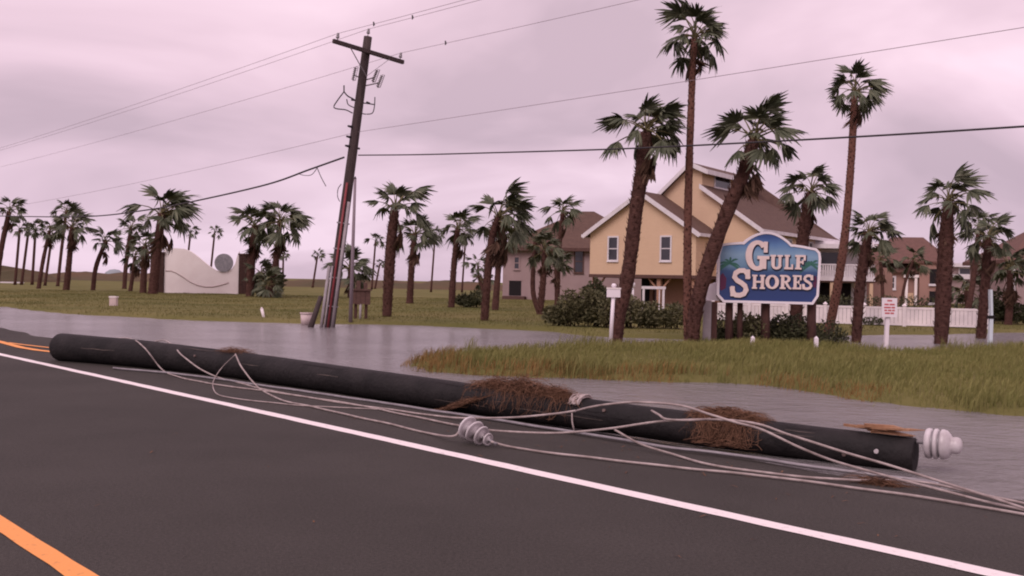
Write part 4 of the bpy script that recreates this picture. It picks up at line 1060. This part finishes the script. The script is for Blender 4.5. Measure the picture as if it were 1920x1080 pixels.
def gable_roof(par, s0, s1, y0, y1, ez, pz, m, ov=0.35, th=0.16, trim=m_trim, hipback=0.0):
    c = (s0 + s1) / 2; sl = (pz - ez) / ((s1 - s0) / 2)
    zl = ez - ov * sl
    for nm, xe in (('l', s0 - ov), ('r', s1 + ov)):
        g = MB()
        yb = y1 + ov; yr = y1 + ov - hipback
        g.add([(xe, y0 - ov, zl), (c, y0 - ov, pz), (c, yr, pz), (xe, yb, zl), (xe, y0 - ov, zl + th), (c, y0 - ov, pz + th), (c, yr, pz + th), (xe, yb, zl + th)],
              [(0, 1, 2, 3), (7, 6, 5, 4), (0, 4, 5, 1), (3, 2, 6, 7), (0, 3, 7, 4)])
        g.build('roof', m, par)
        # rake board, eave gutter
        g = MB(); g.add([(xe, y0 - ov - 0.05, zl - 0.14), (c, y0 - ov - 0.05, pz - 0.14), (c, y0 - ov - 0.05, pz + th + 0.02), (xe, y0 - ov - 0.05, zl + th + 0.02), (xe, y0 - ov - 0.004, zl - 0.14), (c, y0 - ov - 0.004, pz - 0.14), (c, y0 - ov - 0.004, pz + th + 0.02), (xe, y0 - ov - 0.004, zl + th + 0.02)],
                       [(0, 1, 2, 3), (7, 6, 5, 4), (0, 4, 5, 1), (3, 2, 6, 7), (0, 3, 7, 4)]); g.build('rake_board', trim, par)
        g = MB(); xo = xe - 0.11 if nm == 'l' else xe + 0.004; g.box(xo, xo + 0.106, y0 - ov - 0.05, yb, zl - 0.06, zl + th - 0.02); g.build('gutter', trim, par)
    if hipback > 0:
        g = MB(); yb = y1 + ov; yr = yb - hipback
        g.add([(s0 - ov, yb, zl + th), (s1 + ov, yb, zl + th), (c, yr, pz + th)], [(0, 1, 2)]); g.build('hip_roof', m, par)
HY = 65.0
hp = W(1200, 580, HY); hp.z = hz(hp.x, HY)
hs = empty('beach_house', hp, 'peach raised beach house with brown gabled roofs behind the town sign', 'house', None, R(-35))
# front wing
zb_, ez_, pz_ = 2.0, 4.75, 7.2
g = MB(); g.prism([(-3.8, zb_), (3.8, zb_), (3.8, ez_), (0, pz_), (-3.8, ez_)], 0, 8.0); g.build('front_wing_wall', m_peach, hs)
gable_roof(hs, -3.8, 3.8, 0, 8.0, ez_, pz_ + 0.05, m_roof)
part('floor_band', m_brownp, hs, -3.84, 3.84, -0.03, 8.0, zb_ - 0.16, zb_ + 0.05)
window(hs, -2.05, 3.72, 0.62, 1.45)
window(hs, 1.75, 3.72, 0.62, 1.45)
# main block
bz, bpz = 5.2, 9.27
g = MB(); g.prism([(-2.6, 2.01), (6.6, 2.01), (6.6, bz), (2.75, 7.80), (2.75, 8.95), (2.0, bpz), (-2.6, bz)], 3.0, 12.0); g.build('main_wall', m_peach, hs)
part('rear_wall', m_peach, hs, -2.6, 6.6, 12.0, 18.0, 2.01, bz)
def slab(name, m, P4, th=0.16):
    g = MB(); g.add([tuple(p) for p in P4] + [(p[0], p[1], p[2] + th) for p in P4], [(0, 1, 2, 3), (7, 6, 5, 4), (0, 4, 5, 1), (1, 5, 6, 2), (2, 6, 7, 3), (3, 7, 4, 0)]); return g.build(name, m, hs)
slab('roof', m_roof, [(-3.0, 2.6, 4.85), (2.0, 2.6, bpz + .03), (2.0, 12.4, bpz + .03), (-3.0, 18.4, 4.85)])
slab('clerestory_roof', m_roof, [(2.003, 2.6, bpz + .03), (3.25, 2.6, 8.74), (3.25, 12.0, 8.74), (2.003, 12.4, bpz + .03)])
slab('roof', m_roof, [(2.76, 2.6, 7.82), (7.05, 2.6, 4.87), (7.05, 18.4, 4.87), (2.76, 12.2, 7.82)])
slab('hip_roof', m_roof, [(-3.0, 18.41, 4.85), (2.0, 12.42, bpz + .03), (2.75, 12.26, 7.70), (7.05, 18.45, 4.80)])
def rake(a, b2, y):
    MB().add([(a[0], y, a[1] - .12), (b2[0], y, b2[1] - .12), (b2[0], y, b2[1] + .19), (a[0], y, a[1] + .19), (a[0], y + .05, a[1] - .12), (b2[0], y + .05, b2[1] - .12), (b2[0], y + .05, b2[1] + .19), (a[0], y + .05, a[1] + .19)], [(0, 1, 2, 3), (7, 6, 5, 4), (0, 4, 5, 1), (1, 5, 6, 2), (2, 6, 7, 3), (3, 7, 4, 0)]).build('rake_board', m_trim, hs)
rake((-3.0, 4.85), (2.0, bpz + .03), 2.545); rake((2.003, bpz + .03), (3.25, 8.74), 2.545); rake((2.76, 7.82), (7.05, 4.87), 2.545)
part('clerestory_fascia', m_trim, hs, 3.255, 3.33, 2.55, 12.0, 8.62, 8.92)
part('gutter', m_trim, hs, 7.055, 7.16, 2.55, 18.4, 4.80, 5.02)
window(hs, 6.2, 8.40, 2.4, 0.72, 2.752, 'side', panes=1, fr=0.14)
window(hs, 8.6, 3.9, 0.8, 1.4, 6.602, 'side')
window(hs, 13.0, 3.9, 0.8, 1.4, 6.602, 'side')
# lower level: pilings, braces and the enclosure set back between them
for i, x in enumerate((-3.55, -1.2, 1.2, 3.55)):
    for y in (0.3, 4.0):
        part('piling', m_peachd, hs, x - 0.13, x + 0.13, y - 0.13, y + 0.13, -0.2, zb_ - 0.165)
for x in (6.3,):
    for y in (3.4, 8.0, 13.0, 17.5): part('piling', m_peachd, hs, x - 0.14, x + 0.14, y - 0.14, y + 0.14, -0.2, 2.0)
for a, b2 in (((1.2, 0.3, 1.0), (0.4, 0.3, 1.84)), ((1.2, 0.3, 1.0), (2.0, 0.3, 1.84)), ((-3.55, 0.3, 1.0), (-2.8, 0.3, 1.84))):
    MB().beam(a, b2, 0.10, 0.10).build('knee_brace', m_peachd, hs)
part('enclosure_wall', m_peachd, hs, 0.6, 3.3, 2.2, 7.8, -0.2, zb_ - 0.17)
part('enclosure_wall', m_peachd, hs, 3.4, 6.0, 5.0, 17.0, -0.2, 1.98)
part('shade_black_back_wall', m_dark, hs, -3.3, 0.58, 6.4, 6.6, -0.2, zb_ - 0.17)  # dark of the space under the house is painted on this wall
part('storage_door', m_greyw, hs, -2.6, -1.5, 6.33, 6.397, -0.1, 1.75)
# white arbour in front
q = W(1226, 590, 58); q.z = hz(q.x, 58)
ab = empty('garden_arbour', q, 'white timber arbour frame in front of the peach house pilings', 'arbour')
for x in (-0.62, 0.52): part('post', m_trim, ab, x - 0.06, x + 0.06, -0.06, 0.06, -0.1, 1.22)
part('top_beam', m_trim, ab, -0.74, 0.64, -0.07, 0.07, 1.223, 1.38)
part('side_rail', m_trim, ab, 0.26, 0.32, -0.03, 0.03, -0.1, 1.22)
q = W(1186, 590, 57); q.z = hz(q.x, 57)
lp = empty('post_lantern', q, 'small white lantern post among the shrubs by the peach house', 'lamp')
MB().tube([(0, 0, -0.1), (0, 0, 1.25)], 0.06, 8).build('post', m_trim, lp)
MB().lathe([(0.0, 1.26), (0.09, 1.26), (0.13, 1.45), (0.10, 1.52), (0.0, 1.60)], None, 10).build('lantern', m_trim, lp)

# grey house
GY = 82.0
q = W(1030, 565, GY); q.z = hz(q.x, GY)
gh = empty('grey_house', q, 'grey pink stucco house with brown hipped roof beside the peach house', 'house', None, R(-12))
part('wall', m_greyw, gh, -3.9, 8.5, 0, 9, -0.3, 4.15)
def hip(par, x0, x1, y0, y1, ez, pz, m, ov=0.5, rl=0.3):
    xa, xb, ya, yb = x0 - ov, x1 + ov, y0 - ov, y1 + ov; yc = (ya + yb) / 2; rx = (yb - ya) / 2 * (1 - rl)
    V = [(xa, ya, ez), (xb, ya, ez), (xb, yb, ez), (xa, yb, ez), (xa + rx, yc, pz), (xb - rx, yc, pz), (xa, ya, ez - 0.2), (xb, ya, ez - 0.2), (xb, yb, ez - 0.2), (xa, yb, ez - 0.2)]
    g = MB(); g.add(V, [(0, 1, 5, 4), (1, 2, 5), (2, 3, 4, 5), (3, 0, 4), (6, 7, 1, 0), (7, 8, 2, 1), (8, 9, 3, 2), (9, 6, 0, 3), (9, 8, 7, 6)]); return g.build('roof', m, par)
hip(gh, -3.9, 8.5, 0, 9, 4.2, 7.5, m_roof, 0.5, -0.22)
part('eave_board', m_brownp, gh, -4.45, 9.05, -0.56, -0.505, 3.95, 4.22)
w1 = window(gh, 2.35, 3.15, 0.62, 1.7, m_frame=m_brownp)
g = MB(); g.prism([(2.35 + 0.32 * math.cos(R(a)), 4.02 + 0.0 + 0.2 * math.sin(R(a))) for a in range(0, 181, 20)][::-1], -0.05, 0.0); g.build('arch_top', m_glass, w1)
window(gh, -2.75, 2.95, 0.34, 0.9, m_frame=m_greyw)
part('doorway_shade_block', m_dark, gh, -3.35, -2.35, -0.03, 0.3, 0.30, 1.50)  # solid block, the shade of the door opening put into its colour
part('door_frame', m_greyw, gh, -3.42, -2.28, -0.05, -0.032, 1.503, 1.60)
part('porch_step', m_brownp, gh, -3.7, -1.9, -1.0, -0.05, -0.2, 0.25)

# white balcony house
q = W(1570, 580, 72); q.z = hz(q.x, 76)
bh = empty('balcony_house', q, 'white house with a wide upper balcony between two slim palms', 'house', None, R(-8))
part('wall', m_trim, bh, -2.2, 2.3, 1.6, 8, -0.3, 4.25)
part('side_wing', m_tanw, bh, 2.3, 4.4, 3.0, 8, -0.3, 3.0)
part('roof_slab', m_trim, bh, -2.5, 2.6, -0.2, 8.3, 4.253, 4.55)
hip(bh, -2.2, 2.3, 0.6, 8, 4.78, 5.0, m_trim, 0.2)
part('upper_glazing', m_glass, bh, -1.7, 0.4, 1.55, 1.597, 2.75, 4.0)
part('balcony_deck', m_brownp, bh, -2.4, 2.5, 0, 1.6, 1.85, 2.05)
for i in range(30):
    x = -2.36 + i * 4.82 / 29; part('baluster', m_trim, bh, x - 0.055, x + 0.055, 0.03, 0.09, 2.05, 3.05)
part('hand_rail', m_trim, bh, -2.42, 2.52, 0.0, 0.12, 3.052, 3.15)
part('lower_band', m_trim, bh, -2.42, 2.52, -0.05, -0.003, 1.95, 2.25)
for x in (-2.2, -0.4, 1.3, 2.3): part('post', m_peach, bh, x - 0.12, x + 0.12, 0.05, 0.29, -0.3, 1.85)
part('lower_shade_sheet', m_dark, bh, -2.1, 1.2, 1.55, 1.595, -0.2, 1.8)  # flat black sheet painted for the shade below the balcony

# pink tan house with tower balconies
q = W(1690, 575, 92); q.z = hz(q.x, 92)
th_ = empty('tan_house', q, 'pink tan house with red brown roof and stacked balconies behind the fence', 'house', None, R(-10))
part('wall', m_tanw, th_, -5.2, 1.4, 0, 9, -0.3, 3.1)
part('tower_wall', m_tanw, th_, 1.4, 3.9, -0.6, 8, -0.3, 3.9)
hip(th_, -5.2, 1.4, 0, 9, 3.15, 5.7, m_roofr, 0.4, 0.6)
hip(th_, -1.6, 3.9, -0.45, 8.2, 3.98, 6.35, m_roofr, 0.3, 0.65)
for x in (-3.9, -2.05, -0.95): window(th_, x, 2.0, 0.55, 0.95, panes=2, fr=0.16)
for z0, z1 in ((0.15, 1.3), (1.85, 3.3)):
    part('balcony_shade_sheet', m_dark, th_, 2.25, 3.25, -0.65, -0.605, z0, z1)  # no hollow: flat sheet on the wall, balcony shade as black colour
    part('balcony_rail', m_trim, th_, 2.15, 3.35, -0.78, -0.66, z0 - 0.08, z0 + 0.12)
part('tower_pier', m_plaster, th_, 3.45, 3.75, -0.70, -0.605, -0.2, 3.7)
for x in (0.35, 1.15): part('column', m_plaster, th_, x - 0.11, x + 0.11, -0.35, -0.13, -0.3, 2.5)
part('porch_head', m_plaster, th_, 0.1, 1.38, -0.4, -0.1, 2.503, 2.75)
part('porch_door', m_peach, th_, 0.5, 1.0, -0.06, -0.003, -0.1, 1.1)

# white roofed house far behind and the beige garage at the edge
q = W(1808, 570, 110); q.z = hz(q.x, 110)
wh = empty('flat_roofed_house', q, 'far white topped house seen between the palms near the marker post', 'house')
part('wall', m_greyw, wh, -2.4, 2.4, 0, 6, -0.3, 4.0)
part('roof_slab', m_trim, wh, -2.7, 2.7, -0.5, 6.4, 4.003, 4.4)
part('balcony_rail', m_trim, wh, -2.5, 2.5, -0.4, -0.3, 2.7, 3.2)
window(wh, 0.2, 3.55, 1.6, 0.6, panes=1)
q = W(1925, 598, 56); q.z = hz(q.x, 56)
gr = empty('beige_garage', q, 'beige building with red roof at the edge of the lawn', 'house', None, R(-6))
part('wall', m_greyw, gr, -0.75, 6, 0, 7, -0.3, 3.1)
hip(gr, -0.75, 6, 0, 7, 3.2, 5.2, m_roofr, 0.35)
part('garage_door', m_trim, gr, 0.1, 2.6, -0.05, -0.003, -0.2, 1.9)
part('corner_trim', m_trim, gr, -0.80, -0.66, -0.06, -0.004, -0.25, 2.9)
part('door_lintel', m_brownp, gr, 0.0, 2.7, -0.08, -0.003, 1.905, 2.15)

# white vinyl fence: posts, rails and boards, one thing per bay
FA = W(1335, 612, 42.5); FB = W(1850, 612, 39.5)
fd = Vector((FB.x - FA.x, FB.y - FA.y, 0)); FLn = fd.length; fd.normalize(); fang = math.atan2(fd.y, fd.x)
fz = hz((FA.x + FB.x) / 2, (FA.y + FB.y) / 2)
fe = empty('picket_fence', Vector((FA.x, FA.y, fz)), 'long white board fence with capped posts in front of the houses', 'fence', None, fang)
nb = 7; bw = FLn / nb
for i in range(nb + 1):
    x = i * bw; part('post', m_vinyl, fe, x - 0.07, x + 0.07, -0.07, 0.07, -0.2, 0.80)
    g = MB(); g.add([(x - .1, -.1, .802), (x + .1, -.1, .802), (x + .1, .1, .802), (x - .1, .1, .802), (x, 0, .90)], [(0, 1, 4), (1, 2, 4), (2, 3, 4), (3, 0, 4), (3, 2, 1, 0)]); g.build('post_cap', m_vinyl, fe)
for i in range(nb):
    x0 = i * bw + 0.075; x1 = (i + 1) * bw - 0.075
    part('rail', m_vinyl, fe, x0, x1, -0.03, 0.03, 0.66, 0.75)
    part('rail', m_vinyl, fe, x0, x1, -0.03, 0.03, 0.02, 0.10)
    n2 = 9
    for j in range(n2):
        a = x0 + (x1 - x0) * j / n2; c2 = x0 + (x1 - x0) * (j + 1) / n2
        part('board', m_vinyl, fe, a + 0.006, c2 - 0.006, -0.015 + 0.004 * (j % 2), 0.012, 0.103, 0.657)
g = MB(); rnd = random.Random(21)
hg = W(1690, 600, 48.5); hgz = hz(hg.x, 48.5)
for i in range(60):
    leaf_blob(g, (-4.6 + i * 0.16, rnd.uniform(-.2, .2), 0.78), 0.22, 0.3, 0.34, 45, 0.13, rnd)
hd = empty('low_hedge', Vector((hg.x, hg.y, hgz)), 'dark clipped hedge showing as a line above the white fence', 'hedge')
g.build('foliage', m_shrubd, hd)
MB().box(-4.6, 5.0, -0.15, 0.15, -0.1, 0.5).build('stems', m_twig, hd)

# ------------------------------------------------------------------ small notices and posts
def ground_at(u, v): 
    q = G(u, v, 0.02); q.z = hz(q.x, q.y); return q
q = ground_at(1144, 646); Yn = q.y; k = Yn / F_PX
np_ = empty('notice_post', q, 'small blank white notice on a slim white post before the shaggy palm', 'sign')
tpx = W(1151, 540, Yn) - q
MB().tube([Vector((0, 0, -0.15)), tpx], 0.045, 8).build('post', m_signw, np_)
MB().lathe([(0.0, 0), (0.05, 0.01), (0.065, 0.06), (0.04, 0.10), (0, 0.11)], Matrix.Translation(tpx), 10).build('finial', m_signw, np_)
c0 = W(1137, 557, Yn) - q; c1 = W(1163, 538, Yn) - q
part('panel', m_signw, np_, c0.x, c1.x, -0.075, -0.048, c0.z, c1.z - 0.02)
part('frame_strip', m_plaster, np_, c0.x - 0.012, c1.x + 0.012, -0.085, -0.076, c1.z - 0.05, c1.z - 0.02)
q = ground_at(1660, 652); Yn = q.y
n2_ = empty('red_notice', q, 'white board with red printed lines on a white post in the grass', 'sign')
tpx = W(1665, 575, Yn) - q
MB().beam(Vector((0, 0, -0.15)), tpx, 0.09, 0.09).build('post', m_signw, n2_)
c0 = W(1651, 594, Yn) - q; c1 = W(1680, 559, Yn) - q
part('panel', m_signw, n2_, c0.x, c1.x, -0.085, -0.055, c0.z, c1.z)
H_ = c1.z - c0.z; wd_ = c1.x - c0.x; xc = (c0.x + c1.x) / 2
for i, (f, words) in enumerate(((0.86, ((-.16, .16),)), (0.66, ((-.34, -.06), (0.0, .34))), (0.50, ((-.36, .08), (.13, .36))), (0.35, ((-.34, -.16), (-.10, .12), (.17, .35))), (0.20, ((-.30, .02), (.07, .30))))):
    for a, b2 in words:
        part('printed_word', m_redtext, n2_, xc + wd_ * a, xc + wd_ * b2, -0.088, -0.0855, c0.z + H_ * f - 0.020, c0.z + H_ * f + 0.020)
q = ground_at(1856, 640); Yn = q.y
wp_ = empty('marker_post', q, 'slim pale marker post with a dark collar beside the dark stemmed palm', 'post')
t1 = W(1857, 543, Yn) - q; mid = W(1858, 594, Yn) - q
MB().beam(Vector((0, 0, -0.1)), mid, 0.11, 0.10).build('post', m_paleb, wp_)
MB().beam(mid + Vector((0, 0, 0.042)), t1, 0.15, 0.06).build('upper_panel', m_paleb, wp_)
MB().beam(mid + Vector((0.02, -0.035, 0.06)), t1 + Vector((0.02, -0.035, -0.08)), 0.035, 0.008).build('stripe', m_redtext, wp_)
part('collar', m_dark, wp_, mid.x - 0.085, mid.x + 0.085, -0.07, 0.07, mid.z - 0.05, mid.z + 0.035)
for u, v0, v1, lab in ((1530, 656, 634, 'short white stake in the grass under the right end of the town sign'), (1411, 648, 633, 'tiny white stake in the grass under the left half of the town sign')):
    q = ground_at(u, v0); tz = W(u, v1, q.y).z - q.z
    s_ = empty('garden_stake', q, lab, 'stake')
    part('stake_body', m_signw, s_, -0.045, 0.045, -0.03, 0.03, -0.1, tz)
    g = MB(); g.add([(-.045, -.03, tz), (.045, -.03, tz), (.045, .03, tz), (-.045, .03, tz), (0, 0, tz + .05)], [(0, 1, 4), (1, 2, 4), (2, 3, 4), (3, 0, 4)]); g.build('stake_tip', m_signw, s_)

# ------------------------------------------------------------------ town sign
SY = 26.3; kx = 0.00358 * (SY / 26.2)
sb = W(1437, 645, SY); gz = hz(sb.x, SY); zb0 = W(1437, 568.5, SY).z - gz
sg = empty('town_sign', Vector((sb.x, SY, gz)), 'blue arched town sign lettered Gulf Shores on brown posts', 'sign', None, R(-4))
sg.rotation_euler = (0, R(0.35), R(-4))
def SP(cx, cy):
    base = 640 + (cx - 165) / 720 * 20
    return ((cx - 530) * kx, (base - cy) * kx + zb0)
arc = [(345 + 345 * i / 14, 208 + 18 * i / 14 - 84 * math.sin(math.pi * i / 14) ** 0.85) for i in range(15)]
out_px = [(165, 590), (165, 300), (185, 222), (240, 212), (330, 206)] + arc + [(705, 226), (770, 236), (865, 256), (893, 285), (900, 330), (890, 600), (852, 660), (213, 644)]
outline = [SP(*p) for p in out_px]
cen = Vector((0, 0, 0.9 + zb0))
def inset(poly, d):
    n = len(poly); res = []
    for i in range(n):
        p0, p1, p2 = Vector(poly[i - 1]), Vector(poly[i]), Vector(poly[(i + 1) % n])
        e0 = (p1 - p0).normalized(); e1_ = (p2 - p1).normalized()
        n0 = Vector((-e0.y, e0.x)); n1 = Vector((-e1_.y, e1_.x))
        b_ = (n0 + n1); b_ = b_ / max(0.5, b_.length ** 2 / 2) if b_.length > 1e-6 else n0
        res.append((p1.x + b_.x * d, p1.y + b_.y * d))
    return res
ar = sum(outline[i][0] * outline[(i + 1) % len(outline)][1] - outline[(i + 1) % len(outline)][0] * outline[i][1] for i in range(len(outline)))
sgn = 1 if ar > 0 else -1
MB().prism(outline if sgn < 0 else outline[::-1], 0.0, 0.16).build('back_board', m_signw, sg)
inn = inset(outline, 0.062 * sgn)
# raised white border as a ring
n = len(outline); g = MB()
vv = [(x, -0.03, z) for x, z in outline] + [(x, -0.03, z) for x, z in inn] + [(x, -0.001, z) for x, z in outline] + [(x, -0.001, z) for x, z in inn]
ff = []
for i in range(n):
    j = (i + 1) % n
    ff += [(i, j, n + j, n + i), (i, 2 * n + i, 2 * n + j, j), (n + i, n + j, 3 * n + j, 3 * n + i)]
g.add(vv, ff); g.build('border', m_signw, sg)
inn2 = inset(outline, 0.055 * sgn)
face = MB().prism([(x, z - zb0) for x, z in (inn2 if sgn < 0 else inn2[::-1])], -0.012, -0.002).build('painted_face', m_sign, sg, (0, 0, zb0))

# letters built from strokes
class Glyph:
    def __init__(s, x0, x1, z0, z1): s.b = (x0, x1, z0, z1); s.st = []
    def m(s, p): return (s.b[0] + p[0] * (s.b[1] - s.b[0]), s.b[2] + p[1] * (s.b[3] - s.b[2]))
    def rect(s, x0, x1, z0, z1): s.st.append([((x0, z0), (x0, z1)), ((x1, z0), (x1, z1))]); return s
    def stroke(s, pts, wx, wz=None):
        """centre line with a horizontal and vertical half width (broad-nib contrast)"""
        wz = wz or wx; L = []
        for i, p in enumerate(pts):
            a = pts[max(i - 1, 0)]; b2 = pts[min(i + 1, len(pts) - 1)]
            t = Vector((b2[0] - a[0], b2[1] - a[1])).normalized(); nn = Vector((-t.y, t.x))
            L.append(((p[0] - nn.x * wx, p[1] - nn.y * wz), (p[0] + nn.x * wx, p[1] + nn.y * wz)))
        s.st.append(L); return s
    def arc(s, cx, cz, rx, rz, a0, a1, wx, wz, n=16):
        return s.stroke([(cx + rx * math.cos(R(a0 + (a1 - a0) * i / n)), cz + rz * math.sin(R(a0 + (a1 - a0) * i / n))) for i in range(n + 1)], wx, wz)
    def build(s, name, m, par, y, th, dx=0.0, dz=0.0, grow=0.0):
        g = MB()
        for j, st in enumerate(s.st):
            yf = y - th - 0.0012 * j
            A = [s.m(a) for a, _ in st]; B = [s.m(b2) for _, b2 in st]
            if grow:
                A2, B2 = [], []
                for a, b2 in zip(A, B):
                    d = Vector((b2[0] - a[0], b2[1] - a[1])); d = d.normalized() * grow if d.length > 1e-6 else d
                    A2.append((a[0] - d.x, a[1] - d.y)); B2.append((b2[0] + d.x, b2[1] + d.y))
                e0 = Vector((A2[0][0] - A2[1][0], A2[0][1] - A2[1][1])).normalized() * grow; e1_ = Vector((A2[-1][0] - A2[-2][0], A2[-1][1] - A2[-2][1])).normalized() * grow
                A2[0] = (A2[0][0] + e0.x, A2[0][1] + e0.y); B2[0] = (B2[0][0] + e0.x, B2[0][1] + e0.y)
                A2[-1] = (A2[-1][0] + e1_.x, A2[-1][1] + e1_.y); B2[-1] = (B2[-1][0] + e1_.x, B2[-1][1] + e1_.y)
                A, B = A2, B2
            k_ = len(A); vv = []
            for (ax_, az), (bx, bz_) in zip(A, B):
                vv += [(ax_ + dx, yf, az + dz), (bx + dx, yf, bz_ + dz), (ax_ + dx, y, az + dz), (bx + dx, y, bz_ + dz)]
            ff = []
            for i in range(k_ - 1):
                o = 4 * i; p = o + 4
                ff += [(o, o + 1, p + 1, p), (o, p, p + 2, o + 2), (o + 1, o + 3, p + 3, p + 1)]
            ff += [(0, 2, 3, 1), (4 * (k_ - 1), 4 * (k_ - 1) + 1, 4 * (k_ - 1) + 3, 4 * (k_ - 1) + 2)]
            g.add(vv, ff)
        return g.build(name, m, par)
def mk(ch, bx):
    (cx0, cy0, cx1, cy1) = bx
    a = SP(cx0, cy1); b2 = SP(cx1, cy0); q = Glyph(a[0], b2[0], a[1], b2[1])
    if ch == 'G':
        q.arc(.50, .50, .36, .43, 42, 312, .135, .07, 26).rect(.60, .88, .06, .46).rect(.50, 1.0, .38, .49).rect(.76, .92, .60, .96)
    elif ch == 'U':
        q.rect(.08, .36, .26, 1).rect(.0, .46, .88, 1).rect(.66, .88, .2, 1).rect(.56, 1.0, .88, 1).arc(.50, .30, .28, .23, 180, 360, .13, .08, 12)
    elif ch == 'L':
        q.rect(.12, .46, 0, 1).rect(.0, .62, .88, 1).rect(.0, 1.0, 0, .14).rect(.80, 1.0, .0, .36)
    elif ch == 'F':
        q.rect(.12, .46, 0, 1).rect(.0, .62, 0, .12).rect(.0, 1.0, .86, 1).rect(.80, 1.0, .62, 1).rect(.40, .78, .44, .57).rect(.66, .80, .36, .66)
    elif ch == 'E':
        q.rect(.12, .46, 0, 1).rect(.0, 1.0, 0, .13).rect(.80, 1.0, .0, .36).rect(.0, 1.0, .87, 1).rect(.80, 1.0, .64, 1).rect(.40, .76, .44, .56).rect(.64, .78, .36, .64)
    elif ch == 'H':
        for x in (.06, .66): q.rect(x + .02, x + .26, 0, 1).rect(x - .06, x + .34, 0, .12).rect(x - .06, x + .34, .88, 1)
        q.rect(.2, .8, .43, .57)
    elif ch == 'O':
        q.arc(.5, .5, .36, .43, 0, 360, .135, .07, 30)
    elif ch == 'R':
        q.rect(.10, .38, 0, 1).rect(.0, .50, 0, .12).rect(.0, .40, .88, 1).arc(.46, .72, .32, .215, 100, -100, .13, .07, 14).rect(.30, .50, .88, 1.0).rect(.30, .50, .43, .55)
        q.stroke([(.50, .48), (.70, .22), (.86, .06), (1.0, .05)], .12, .06)
    elif ch == 'S':
        q.stroke([(.90, .66), (.86, .84), (.68, .94), (.44, .93), (.24, .84), (.19, .70), (.32, .59), (.56, .50), (.76, .39), (.82, .26), (.72, .12), (.50, .06), (.26, .07), (.11, .18), (.08, .36)], .135, .085)
        q.rect(.82, 1.0, .64, .98).rect(0, .16, .02, .38)
    return q
letters = [('G', (362, 198, 532, 412)), ('U', (540, 303, 628, 404)), ('L', (640, 303, 702, 405)), ('F', (716, 304, 790, 406)), ('S', (262, 402, 398, 603)), ('H', (414, 446, 506, 545)), ('O', (508, 447, 606, 546)), ('R', (612, 448, 694, 547)), ('E', (702, 449, 764, 549)), ('S', (772, 446, 846, 552))]
for ch, bx in letters:
    gl = mk(ch, bx)
    lt = gl.build('letter', m_letter, sg, -0.014, 0.030)
    gl.build('letter_drop_shadow', m_navy, lt, -0.013, 0.008, dx=0.020, dz=-0.022, grow=0.016)  # drop shadow of the letter painted in navy, shifted down and right
# painted palms and maroon corners of the artwork
def painted_palm(cx, cy, s, seed):
    rnd = random.Random(seed); g = MB(); bx, bz_ = SP(cx, cy)
    for j, an in enumerate((20, 55, 85, 115, 150, 175, 195, -10)):
        L = s * rnd.uniform(0.8, 1.1); pts = []
        for i in range(7):
            t = i / 6; pts.append((bx + math.cos(R(an)) * L * t, bz_ + math.sin(R(an)) * L * t - 0.55 * s * t * t))
        vv = []
        for i, p in enumerate(pts):
            t = i / 6; ww = 0.028 * math.sin(math.pi * min(1, t * 0.9 + 0.1)); a = pts[max(i - 1, 0)]; b2 = pts[min(i + 1, 6)]
            d = Vector((b2[0] - a[0], b2[1] - a[1])).normalized(); nn = Vector((-d.y, d.x)) * ww
            vv += [(p[0] - nn.x, -0.0135 - 0.0004 * j, p[1] - nn.y), (p[0] + nn.x, -0.0135 - 0.0004 * j, p[1] + nn.y)]
        g.add(vv, [(2 * i, 2 * i + 1, 2 * i + 3, 2 * i + 2) for i in range(6)])
    return g.build('painted_palm', m_sgreen, sg)
painted_palm(252, 365, 0.37, 1); painted_palm(830, 375, 0.31, 2)
for px_ in ([(185, 450), (205, 430), (232, 470), (228, 540), (196, 560), (185, 540)], [(845, 470), (868, 450), (876, 500), (866, 545), (850, 530)]):
    pl = [SP(*p) for p in px_]; g = MB(); g.add([(x, -0.0132, z) for x, z in pl], [tuple(range(len(pl)))]); g.build('painted_foliage', m_smaroon, sg)
# posts
for u, wv in ((1366, 0.20), (1386, 0.15), (1433, 0.24), (1518, 0.24)):
    x = W(u, 600, SY + 0.3).x - sb.x
    MB().tube([(x + 0.02, 0.30, -0.3), (x, 0.30, zb0 * 0.6), (x - 0.01, 0.30, zb0 + 0.9)], [wv * .55, wv * .5, wv * .46], 10).build('timber_post', m_timber, sg)
x0 = W(1321, 600, SY).x - sb.x; x1 = W(1335, 600, SY).x - sb.x
part('grey_post', m_greypipe, sg, x0, x1, 0.05, 0.24, -0.3, zb0 + 0.02)
part('brown_post', m_timber, sg, x1 + 0.01, x1 + 0.15, 0.06, 0.22, -0.3, zb0 - 0.01)
MB().prism([(x0 - 0.03, zb0 + 0.025), (x1 + 0.35, zb0 + 0.025), (x1 + 0.35, zb0 + 0.62), (x0 + 0.16, zb0 + 0.45), (x0 + 0.02, zb0 + 0.10)][::-1], 0.17, 0.26).build('side_panel', m_signw, sg)
